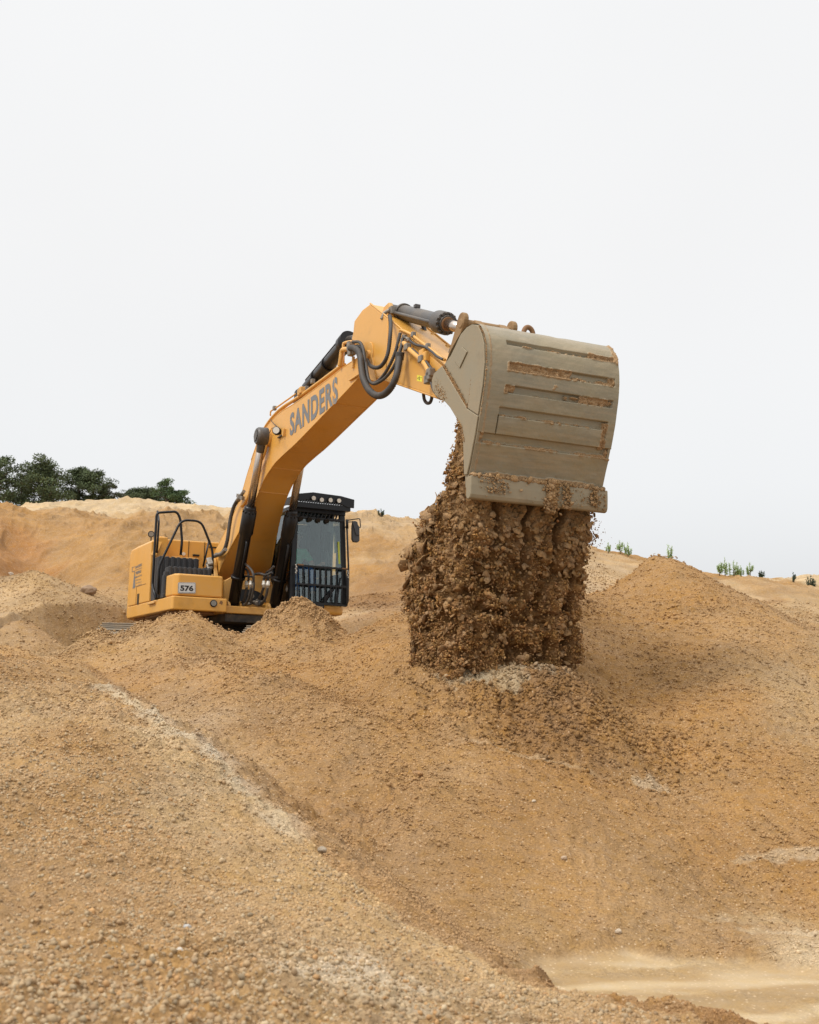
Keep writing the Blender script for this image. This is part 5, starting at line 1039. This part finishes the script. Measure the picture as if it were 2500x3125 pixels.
uu = np.repeat(np.linspace(0, 1, nu, endpoint=False)[None], nv, 0).ravel(); vv = np.repeat(np.linspace(0, 1, nv)[:, None], nu, 1).ravel()
P, Nn = curtain_pt(uu, vv); am = np.clip(vv * 4, .25, 1)
tong = np.clip((P[:, 2] - 1.35) / .35, 0, 1)
big = fbm3(P * 5.5, 101, 3); midn = fbm3(P * 17, 111, 3); fin = fbm3(P * 48, 121, 3)
cr = np.abs(noise3(P * np.array([12, 12, 20]) + .6 * np.stack([midn] * 3, 1), 131)); crack = np.clip(1 - cr / .055, 0, 1)
P = P + Nn * ((big * .055 * (1 - .5 * tong) + midn * .034 * (1 - .5 * tong) + fin * .014 * (1 - .4 * tong) - .055 * crack * np.clip(tong + .3, 0, 1)) * am)[:, None]
pit = np.clip(-noise3(P * np.array([9, 9, 12]), 151) * 2.4 - .15, 0, 1) * np.clip((vv - .33) * 5, 0, 1); P = P - Nn * (pit * .12)[:, None]
cC = np.array([.225, .118, .043])[None] * (1 + .10 * big)[:, None] * (1 - .2 * tong[:, None] * 0) + tong[:, None] * np.array([.04, .035, .022])  # core darker than its clumps: shade of the gaps put into the colour
i = np.arange(nv - 1)[:, None] * nu; j = np.arange(nu)[None]; F = np.stack([i + j, i + (j + 1) % nu, i + nu + (j + 1) % nu, i + nu + j], -1).reshape(-1, 4)
Ft = np.concatenate([F[:, [0, 1, 2]], F[:, [0, 2, 3]]]); Vall = [toW(P)]; Fall = [Ft]; Call = [cC]; off = len(P)
rs = np.random.RandomState(5)
def add_lumps(n, bases, size, out, colr, stretch=.35, vr=(0, 1), bias=None):
    global off
    u = rs.rand(n); v = vr[0] + (vr[1] - vr[0]) * rs.rand(n)
    if bias is not None: keep = bias(u, v); u, v = u[keep], v[keep]; n = len(u)
    p, nn = curtain_pt(u, v); bg = fbm3(p * 5.5, 101, 3); md_ = fbm3(p * 17, 111, 3); tg = np.clip((p[:, 2] - 1.35) / .35, 0, 1)
    p = p + nn * ((bg * .055 + md_ * .03) * np.clip(v * 4, .25, 1) + out(n))[:, None]
    s = size(n); dn = (v * 1.0); sc = s[:, None] * (1 + stretch * rs.normal(size=(n, 3))).clip(.45, 1.7)
    c = np.array(colr)[None] * (1 + .16 * rs.normal(size=(n, 1))).clip(.55, 1.5) * (1 + .03 * rs.normal(size=(n, 3)))
    V, F_, C_ = scatter(bases, toW(p), sc, rots(n, rs), c, rs); Vall.append(V); Fall.append(F_ + off); Call.append(C_); off += len(V)
i1 = [ico(1, s, .45) for s in range(6)]; i2 = [ico(2, s + 20, .55) for s in range(7)]; i3 = [ico(3, s + 40, .6) for s in range(3)]
def clump(u, v): q, _ = curtain_pt(u, v); return np.clip(.40 + 1.9 * noise3(q * np.array([9, 9, 12]), 151) + .9 * noise3(q * 22, 152), .04, 1)
low = lambda u, v: rs.rand(len(u)) < np.where((u > .83) | (u < .17), np.clip((v - .31) * 3.6, .05, 1), 1) * clump(u, v)
add_lumps(75000, i1, lambda n: .0058 * np.exp(.42 * rs.normal(size=n)), lambda n: rs.uniform(-.012, .045, n), (.380, .208, .078), bias=low)
add_lumps(19000, i2, lambda n: .0078 * np.exp(.38 * rs.normal(size=n)), lambda n: rs.uniform(-.02, .03, n), (.380, .210, .080), bias=low)
add_lumps(60, i3, lambda n: .015 * np.exp(.3 * rs.normal(size=n)), lambda n: rs.uniform(-.03, .02, n), (.29, .166, .073), bias=low)
add_lumps(1600, i1, lambda n: .0055 * np.exp(.35 * rs.normal(size=n)), lambda n: .03 + .12 * rs.rand(n) ** 3, (.31, .18, .082), bias=lambda u, v: v > .3)
add_lumps(9500, i1, lambda n: .0062 * np.exp(.4 * rs.normal(size=n)), lambda n: np.abs(rs.normal(size=n)) * .055, (.36, .20, .08), bias=lambda u, v: rs.rand(len(u)) < np.clip(v * 1.3 - .2, 0, 1))
# crusts: thin broken plates of pressed sand
def crust(seed):
    r = random.Random(seed); n = r.randint(7, 11); bm = bmesh.new(); ring = []
    for k_ in range(n):
        a = 2 * math.pi * (k_ + r.uniform(-.3, .3)) / n; q = r.uniform(.55, 1.1); ring.append((q * math.cos(a), q * math.sin(a) * .8, 0))
    V = []; T = []
    for lev, (s_, z) in enumerate(((1, -.06), (1, .06))):
        for p in ring: V.append((p[0] * s_, p[1] * s_, z + .16 * (p[0] ** 2 - .3) * (1 if seed % 2 else -1) + .05 * p[1]))
    V += [(0, 0, -.06 - .05 * (1 if seed % 2 else -1)), (0, 0, .06 - .05 * (1 if seed % 2 else -1))]; c0, c1 = 2 * n, 2 * n + 1
    for k_ in range(n):
        l = (k_ + 1) % n; T += [(c0, l, k_), (c1, n + k_, n + l), (k_, l, n + l), (k_, n + l, n + k_)]
    bm.free(); return np.array(V), np.array(T)
crs = [crust(s) for s in range(14)]
def add_crusts(n, ur, vr, size, out=.02, tiltr=.5, colr=(.345, .208, .098)):
    global off
    u = (ur[0] + (ur[1] - ur[0]) * rs.rand(n)) % 1; v = vr[0] + (vr[1] - vr[0]) * rs.rand(n); p, nn = curtain_pt(u, v); bg = fbm3(p * 5.5, 101, 3)
    p = p + nn * (bg * .05 + .015 + out * rs.rand(n))[:, None]
    w_ = nn + tiltr * rs.normal(size=(n, 3)) + np.array([0, 0, .25]); w_ /= np.linalg.norm(w_, axis=1, keepdims=True)
    a = rs.normal(size=(n, 3)); a -= w_ * (a * w_).sum(1, keepdims=True); a /= np.linalg.norm(a, axis=1, keepdims=True); b = np.cross(w_, a); Rm = np.stack([a, b, w_], 2)
    R0 = MMn[:3, :3]; Rm = R0[None] @ Rm; s = size * np.exp(.4 * rs.normal(size=n)).clip(.4, 1.9); sc = np.stack([s, s, s * .75], 1)
    c = np.array(colr)[None] * (1 + .08 * rs.normal(size=(n, 1)))
    V, F_, C_ = scatter(crs, toW(p), sc, Rm, c, rs); Vall.append(V); Fall.append(F_ + off); Call.append(C_); off += len(V)
add_crusts(420, (0, 1), (.22, .93), .024); add_crusts(110, (-.16, .16), (.3, .85), .034, .02, .6); add_crusts(260, (.60, .86), (.05, .8), .035, .03, .65); add_crusts(90, (.60, .74), (.22, .6), .058, .05, .6)
add_crusts(150, (-.17, .17), (.30, .50), .030, .004, .12)
# spray of loose grains
n = 500; p = np.stack([rs.uniform(9.6, 10.2, n), .74 + .12 * np.abs(rs.normal(size=n)), rs.uniform(.8, 1.8, n)], 1); q = np.stack([rs.uniform(8.75, 9.1, n // 8), -.75 - .06 * np.abs(rs.normal(size=n // 8)), rs.uniform(.6, 1.6, n // 8)], 1); p = np.concatenate([p, q]); n = len(p)
V, F_, C_ = scatter(i1, toW(p), np.repeat((.0045 * np.exp(.4 * rs.normal(size=n)))[:, None], 3, 1), rots(n, rs), np.repeat(np.array([[.38, .22, .10]]), n, 0), rs); Vall.append(V); Fall.append(F_ + off); Call.append(C_); off += len(V)
o = np_mesh('falling_sand', np.concatenate(Vall), np.concatenate(Fall), np.concatenate(Call), M_CLOD, None, False); tag(o, 'mass of brown clumpy sand and crusts pouring out of the bucket', 'sand', kind='stuff')
# lumps stuck to the cutting edge and ledge
Vall, Fall, Call, off = [], [], [], 0
def stick_lumps(n, yc_, ys_, z0, z1, xo, sz):
    global off
    p = np.stack([np.full(n, xo) + .02 * rs.rand(n), np.clip(yc_ + ys_ * rs.normal(size=n), -.73, .74), z0 + (z1 - z0) * rs.rand(n)], 1); p[:, 0] -= np.clip(1.93 - p[:, 2], 0, .2) * .3
    V, F_, C_ = scatter(i1 + i2, p, (sz * np.exp(.4 * rs.normal(size=n)))[:, None] * rs.uniform(.6, 1.3, (n, 3)), rots(n, rs), np.repeat(np.array([[.36, .225, .11]]), n, 0) * (1 + .12 * rs.normal(size=(n, 1))), rs)
    Vall.append(V); Fall.append(F_ + off); Call.append(C_); off += len(V)
stick_lumps(420, .13, .035, 1.80, 2.12, 10.30, .011); stick_lumps(120, .30, .03, 1.86, 2.10, 10.305, .009); stick_lumps(110, .62, .03, 1.90, 2.10, 10.305, .009); stick_lumps(160, -.50, .08, 1.93, 2.09, 10.305, .006)
stick_lumps(500, .0, .42, 2.085, 2.105, 10.275, .011); stick_lumps(120, .4, .3, 1.88, 2.06, 10.305, .005)
def line_lumps(P_, n, sz, w_=.006, y=-.772):
    global off
    a = np.array([U(ZK(*p), 1, y) for p in P_]); t = rs.rand(n) * (len(a) - 1); i_ = t.astype(int).clip(0, len(a) - 2); f_ = (t - i_)[:, None]; p = a[i_] * (1 - f_) + a[i_ + 1] * f_ + rs.normal(size=(n, 3)) * np.array([w_, .002, w_])
    V, F_, C_ = scatter(i1, p, (sz * np.exp(.3 * rs.normal(size=n)))[:, None] * rs.uniform(.6, 1.3, (n, 3)), rots(n, rs), np.repeat(np.array([[.36, .215, .10]]), n, 0) * (1 + .12 * rs.normal(size=(n, 1))), rs); Vall.append(V); Fall.append(F_ + off); Call.append(C_); off += len(V)
line_lumps([(140, 445), (240, 610), (335, 785)], 1100, .0042, .014, -.760); line_lumps([(340, 785), (366, 600), (385, 450)], 450, .0035, .005, -.757); line_lumps([(410, 130), (400, 250), (386, 440)], 350, .003, .004, -.757)
line_lumps([(432, 115), (466, 172), (489, 270), (492, 420), (476, 600), (442, 850)], 500, .0035, .004, -.755); line_lumps([(80, 600), (150, 700)], 160, .004, .035, -.772); line_lumps([(248, 870), (290, 940), (308, 1050)], 200, .004, .006, -.772)
o = np_mesh('caked_sand', np.concatenate(Vall), np.concatenate(Fall), np.concatenate(Call), M_CLOD, BK, False); o['kind'] = 'stuff'
# ---------------------------------------------------------------- pebbles and crumbs on the ground
def ground_pts(n, tr, yr, rs, keep=None):
    th = np.radians(rs.uniform(*tr, n)); y = np.exp(rs.uniform(math.log(yr[0]), math.log(yr[1]), n)); x = np.tan(th) * y
    if keep is not None: k_ = keep(x, y); x, y = x[k_], y[k_]
    return x, y
crest = np.array([W(*[float(q) for q in t.split(',')])[:2] for t in "210,2010,13;290,2065,12;400,2150,10.5;520,2232,9.2;610,2300,8.4;700,2380,7.8;800,2470,7.2;900,2555,6.7;1000,2640,6.3;1100,2720,5.95;1200,2800,5.6;1330,2880,5.3;1500,2960,5;1650,3020,4.8;1800,3060,4.65;2100,3125,4.4".split(';')])
def near_bank(x, y): return (x < np.interp(y, crest[::-1, 1], crest[::-1, 0])) & (y < 13)
rs = np.random.RandomState(77)
x, y = ground_pts(90000, (-26, 14), (3.0, 12.5), rs, lambda x, y: near_bank(x, y) & (noise2(x * 1.2, y * 1.2, 91) + .25 - .25 * (y > 8) > rs.uniform(-1.0, .8, len(x))))
n = len(x); z = height(x, y); s = .0046 * np.exp(.5 * rs.normal(size=n)).clip(.4, 2.8); pal = .74 * np.array([1.02, 1.0, .9]) * np.array([(.49, .34, .20), (.54, .40, .25), (.42, .31, .20), (.37, .28, .18), (.50, .29, .13), (.56, .44, .30), (.46, .33, .20), (.42, .28, .16)])
c = pal[rs.choice(8, n, p=[.24, .13, .10, .05, .12, .06, .16, .14])] * (1 + .1 * rs.normal(size=(n, 1))); sc = s[:, None] * rs.uniform(.6, 1.35, (n, 3)); 
V, F_, C_ = scatter([ico(1, s_ + 60, .14) for s_ in range(5)], np.stack([x, y, z + s * .25], 1), sc, rots(n, rs), c, rs)
o = np_mesh('gravel', V, F_, C_, M_PEB, None, True); tag(o, 'loose pebbles and gravel strewn over the sand bank', 'gravel', kind='stuff')
x, y = ground_pts(520000, (-22, 22), (4.2, 27), rs, lambda x, y: (wet_mask(x, y) < .3) | (height_base(x, y) > FLAT_Z + .15)); k_ = noise2(x * 1.4, y * 1.4, 92) > rs.uniform(-1.3, .9, len(x)); x, y = x[k_], y[k_]
nb_ = 5200; ln_ = [R1, CONE, SPUR1, R1, CONE]; px_l, py_l = [], []
for l_ in ln_:
    a_ = np.array(l_); t_ = rs.rand(nb_) * (len(a_) - 1); i_ = t_.astype(int).clip(0, len(a_) - 2); f_ = (t_ - i_)[:, None]; p_ = a_[i_] * (1 - f_) + a_[i_ + 1] * f_; px_l.append(p_[:, 0] + .35 * rs.normal(size=nb_)); py_l.append(p_[:, 1] + .35 * rs.normal(size=nb_))
x = np.concatenate([x] + px_l); y = np.concatenate([y] + py_l)
n = len(x); z = height(x, y); s = (.0020 + .00032 * y) * np.exp(.50 * rs.normal(size=n)).clip(.4, 3.4); c = zone_color(x, y, z) * (1 + .09 * rs.normal(size=(n, 1))) * 1.08
V, F_, C_ = scatter([ico(1, s_ + 80, .35) for s_ in range(4)], np.stack([x, y, z - s * .1], 1), s[:, None] * rs.uniform(.55, 1.3, (n, 3)), rots(n, rs), c, rs)
o = np_mesh('sand_crumbs', V, F_, C_, M_PEB, None, False); tag(o, 'small crumbs of sand lying over the slopes', 'sand crumbs', kind='stuff')
# fresh clods thrown under the bucket
p0 = W(1700, 2170, 11.1); n = 9000; x = p0[0] + 1.0 * rs.normal(size=n) * .60; y = p0[1] + .42 * rs.normal(size=n); p1 = W(1500, 2050, 12.1); k_ = rs.rand(n) < .35; x[k_] = p1[0] + rs.uniform(-1.0, 1.0, k_.sum()); y[k_] = p1[1] + .22 * rs.normal(size=k_.sum())
z = height(x, y); s = .0085 * np.exp(.5 * rs.normal(size=n)).clip(.4, 3.4); c = (zone_color(x, y, z) * .7 + .3 * np.array([.29, .165, .068])) * (1 + .1 * rs.normal(size=(n, 1)))
V, F_, C_ = scatter(i1 + i2[:2], np.stack([x, y, z + s * .3], 1), s[:, None] * rs.uniform(.55, 1.4, (n, 3)), rots(n, rs), c, rs)
o = np_mesh('fresh_clods', V, F_, C_, M_CLOD, None, False); tag(o, 'heap of fresh dark sand clods just below the falling sand', 'sand clods', kind='stuff')
# single stones
def stone(px, py, D, r, col, label, cat='stone', flat=.75, seed=1, name='stone'):
    p = W(px, py, D); xx, yy_ = np.array([p[0]]), np.array([p[1]]); zz = height(xx, yy_)[0]; r *= .8; V, F_ = ico(4, seed, .22); V = V * (1 + .04 * fbm3(V * 7, seed, 3))[:, None] * np.array([r, r * .85, r * flat])
    ob = np_mesh(name, V, F_, np.repeat(np.array([col]), len(V), 0), M_PEB if name == 'stone' else M_CLOD, None, True); ob.location = (p[0], p[1], zz + r * flat * .45); tag(ob, label, cat)
stone(268, 1800, 23.6, .20, (.26, .17, .10), 'brown boulder on the shoulder of the pale heap left of the excavator', 'boulder', seed=3)
stone(1275, 2408, 9.5, .055, (.36, .21, .10), 'dark rounded sand clod alone in the middle of the tan slope', 'clod', .8, 5, 'sand_clod')
stone(1888, 2884, 7.6, .030, (.44, .35, .25), 'pale egg shaped stone at the top edge of the wet flat', seed=7)
stone(1725, 2778, 8.4, .028, (.40, .29, .19), 'smooth pinkish stone on the slope above the wet flat', seed=9)
stone(1632, 2590, 9.2, .020, (.46, .37, .26), 'small cream stone high on the tan slope right of the gravel bank', seed=11)
stone(571, 2835, 4.6, .019, (.40, .38, .35), 'grey oval pebble standing out of the brown gravel in the foreground', seed=13)
stone(548, 2938, 4.2, .016, (.52, .46, .38), 'whitish pebble on the gravel in the foreground', seed=15)
stone(983, 2600, 6.5, .030, (.30, .24, .17), 'dark brown stone lying on the pale crest of the gravel bank', seed=17)
stone(34, 1727, 28.5, .09, (.46, .38, .29), 'pale stone on the orange bank at the left edge', seed=19)

# ---------------------------------------------------------------- trees and young pines
def leaf_mat(name, c1, c2):
    m, n, b = new_mat(name); at = n.nodes.new('ShaderNodeAttribute'); at.attribute_name = 'zone'; n.links.new(at.outputs['Color'], b.inputs['Base Color']); b.inputs['Roughness'].default_value = .7; b.inputs['Specular IOR Level'].default_value = .2; return m
M_LEAF = leaf_mat('pine_needles', 0, 0); M_BARK = flat_mat('bark', (.11, .075, .05), .9)
def tree(name, px, base, D, hgt, rad, seed, label, dens=1.0, col=(.082, .105, .048), shape='pine', fol=.30, ragged=.5, group='trees beyond the far bank', leafs=95):
    r = random.Random(seed); rs_ = np.random.RandomState(seed); x0 = (px - 1250) / FPX * D / CT * 1.0; root = empty(name, (x0, D, base)); tag(root, label, 'tree', group)
    m = MB(); tp = [(0, 0, -.5), (.02 * hgt, 0, hgt * .35), (-.01 * hgt, .02 * hgt, hgt * .7), (.01 * hgt, 0, hgt * .95)]; sp_ = smooth_path(tp, 4); m.tube(sp_, [hgt * .022 * (1 - i_ / len(sp_)) + .03 for i_ in range(len(sp_))], 8)
    cl = []; nl = int(16 * dens)
    for k_ in range(nl):
        t = .16 + .80 * (k_ + r.random()) / nl; a = r.uniform(0, 6.28); env = (math.sin(min(1, (1 - t) * 1.35 + .12) * math.pi * .5) ** .8) * (1 if t > .3 else .8)
        if shape == 'round': env = math.sin(max(.12, min(1, t * 1.02)) * math.pi) ** .6
        L_ = rad * env * r.uniform(1 - ragged, 1.12); b = Vector((.01 * hgt, 0, t * hgt)); e = b + Vector((math.cos(a) * L_, math.sin(a) * L_, L_ * r.uniform(.02, .45)))
        m.tube([b, b.lerp(e, .5) + Vector((0, 0, -.03 * L_)), e], [.012 * hgt * (1 - t) + .03, .03, .015], 6)
        for q in range(4): f_ = r.uniform(.35, 1.02); cl.append((b.lerp(e, f_) + Vector((r.gauss(0, .12), r.gauss(0, .12), r.uniform(0, .2))) * rad * .6, rad * fol * r.uniform(.55, 1.15)))
    cl.append((Vector((.01 * hgt, 0, hgt * .97)), rad * .22))
    m.build('trunk', M_BARK, root)
    Vs, Cs = [], []
    for c, s_ in cl:
        n_ = int(leafs); d = rs_.normal(size=(n_, 3)); d /= np.linalg.norm(d, axis=1, keepdims=True); p = np.array(c)[None] + d * (s_ * rs_.uniform(.35, 1.1, (n_, 1)) ** .7) * np.array([1.15, 1.15, .62])
        w_ = .022 * rad ** .5 * rs_.uniform(.7, 1.5, (n_, 1)) * 1.25; l_ = .085 * rad ** .5 * rs_.uniform(.6, 1.5, (n_, 1)); u = d + .9 * rs_.normal(size=(n_, 3)) + np.array([0, 0, .35]); u /= np.linalg.norm(u, axis=1, keepdims=True); v = np.cross(u, rs_.normal(size=(n_, 3))); v /= np.linalg.norm(v, axis=1, keepdims=True)
        Vs.append(np.stack([p - v * w_, p + v * w_, p + v * w_ * .5 + u * l_, p - v * w_ * .5 + u * l_], 1).reshape(-1, 3)); tone = 1 + .22 * rs_.normal(); Cs.append(np.repeat(np.array(col)[None] * np.clip(tone, .55, 1.6) * (1 + .18 * rs_.normal(size=(n_, 1))).clip(.5, 1.6), 4, 0))
    V = np.concatenate(Vs); F_ = np.arange(len(V)).reshape(-1, 4); np_mesh('crown', V, F_, np.concatenate(Cs).clip(.004, 1), M_LEAF, root)
    return root
DK = (.034, .055, .024)
def ztop(py, D): return (2078 - py) / 3600 * D + EYE
def T_(px, top, D, rad, seed, label, **k): b = ztop(1590 if px < 350 else 1585, D) - .4; tree('pine_tree' if k.get('shape', 'pine') == 'pine' else 'broad_tree', px, b, D, ztop(top, D) - b, rad, seed, label, **k)
T_(-8, 1400, 118, 3.0, 1, 'dark pine cut off by the left edge of the picture, taller than its neighbours', dens=1.3, fol=.24)
T_(62, 1468, 124, 2.0, 12, 'low pine in the dip between the edge pine and the broad pine', dens=1.0)
T_(130, 1418, 118, 3.4, 3, 'broad dense dark pine, widest of those at the upper left', dens=2.2, ragged=.45, fol=.24)
T_(238, 1424, 122, 2.2, 4, 'pine with a narrow pointed top right of the broad dense pine', dens=1.5, fol=.24)
T_(282, 1444, 122, 2.5, 15, 'dark pine behind the pale dune with a sloping right shoulder', dens=1.8, ragged=.5, fol=.24)
T_(332, 1478, 126, 1.6, 6, 'thin brownish tree at the right end of the left pine group', shape='round', col=(.095, .090, .050), fol=.22, leafs=60)
T_(385, 1497, 130, 1.7, 7, 'pale sparse shrubby tree left of the dark thicket on the dune', shape='round', col=(.14, .145, .09), fol=.18, leafs=40)
T_(425, 1500, 124, 2.4, 8, 'low dark round tree in the middle of the right hand thicket', shape='round', dens=1.6, ragged=.3)
T_(462, 1502, 127, 2.0, 9, 'dark bushy tree just left of the loose leafy tree', shape='round', dens=1.2)
T_(505, 1470, 122, 2.1, 10, 'loose leafy tree with sky showing through its crown, tallest of the right thicket', shape='round', col=(.085, .125, .052), fol=.2, leafs=70, dens=1.2)
T_(548, 1500, 122, 1.7, 11, 'small green tree closing the thicket on the right', shape='round', col=(.075, .115, .048), fol=.24)
def sapling(px, py, D, h_, seed, label, col=(.31, .42, .16), n_br=6, spread=.35, name='young_pine', needles=46, group='young pines along the right hand crest'):
    h_ *= .8; r = random.Random(seed); rs_ = np.random.RandomState(seed); p = W(px, py, D); z0 = height(np.array([p[0]]), np.array([p[1]]))[0]; root = empty(name, (p[0], p[1], z0)); tag(root, label, 'young pine' if name == 'young_pine' else 'shrub', group if name == 'young_pine' else None)
    m = MB(); tips = []; ax = [(0, 0, -.1), (.01, 0, h_ * .5), (0, .01, h_ * .88)]; m.tube(ax, [.014, .009, .004], 6); tips.append((Vector((0, 0, h_ * .30)), Vector((0, 0, h_))))
    for k_ in range(n_br):
        b = Vector((0, 0, h_ * r.uniform(.08, .5))); a = r.uniform(0, 6.28); L_ = h_ * spread * r.uniform(.6, 1.15); e0 = b + Vector((math.cos(a), math.sin(a), .35)) * L_ * .6; e = e0 + Vector((math.cos(a) * .12, math.sin(a) * .12, 1)) * L_ * .85; m.tube([b, e0, e], [.008, .006, .003], 6); tips.append((b.lerp(e0, .5), e0)); tips.append((e0, e))
    m.build('trunk', M_BARK, root); Vs, Cs = [], []
    for a, b in tips:
        L_ = (b - a).length; n_ = int(needles * (.6 + L_ / h_)); t = rs_.rand(n_, 1); q = np.array(a) * (1 - t) + np.array(b) * t; u = rs_.normal(size=(n_, 3)) + np.array((b - a).normalized()) * 1.3; u /= np.linalg.norm(u, axis=1, keepdims=True); v = np.cross(u, rs_.normal(size=(n_, 3))); v /= np.linalg.norm(v, axis=1, keepdims=True)
        l_ = .075 * h_ ** .4 * rs_.uniform(.6, 1.2, (n_, 1)); w_ = .0055; Vs.append(np.stack([q - v * w_, q + v * w_, q + v * w_ * .4 + u * l_, q - v * w_ * .4 + u * l_], 1).reshape(-1, 3)); Cs.append(np.repeat(np.array(col)[None] * (1 + .2 * rs_.normal(size=(n_, 1))).clip(.5, 1.6), 4, 0))
    V = np.concatenate(Vs); np_mesh('crown', V, np.arange(len(V)).reshape(-1, 4), np.concatenate(Cs), M_LEAF, root)
sapling(1857, 1700, 32.6, .34, 1, 'single small pine shoot nearest the falling sand on the right crest')
sapling(1893, 1705, 32.8, .45, 2, 'light green young pine with upright shoots, left one of the pair', n_br=7)
sapling(1917, 1707, 32.8, .48, 3, 'light green young pine with upright shoots, right one of the pair', n_br=8, spread=.4)
sapling(2040, 1722, 32.4, .78, 4, 'tallest young pine, standing just above the sharp sand peak', n_br=9, spread=.36)
sapling(2018, 1722, 32.2, .34, 14, 'stubby young pine at the foot of the tallest one', n_br=5)
for i_, (px, h__, lb) in enumerate(((2196, .36, 'low light green pine at the left end of the row on the sloping crest'), (2213, .62, 'slim upright pine, tallest of the row on the sloping crest'), (2240, .56, 'bushy pine in the middle of the row on the sloping crest'), (2262, .42, 'pale pine with thin shoots right of the bushy one'), (2290, .46, 'separate small pine at the right end of the row'))): sapling(px, 1758 + i_ * 3, 31.6, h__, 30 + i_, lb, n_br=7 + i_ % 3)
sapling(2325, 1764, 33, .32, 41, 'dark grey green bushy seedling right of the light green row', (.055, .085, .050), 9, .42)
sapling(2422, 1774, 33.5, .34, 42, 'dark slender seedling between two sand humps near the right edge', (.05, .08, .05), 7, .3)
sapling(2475, 1772, 33.5, .50, 43, 'dark spreading seedling at the right edge of the picture', (.05, .08, .05), 12, .45)
sapling(1163, 1607, 37, .30, 44, 'small dark green shrub on the distant crest beside the cab mirror', (.06, .09, .05), 9, .5, 'low_shrub')
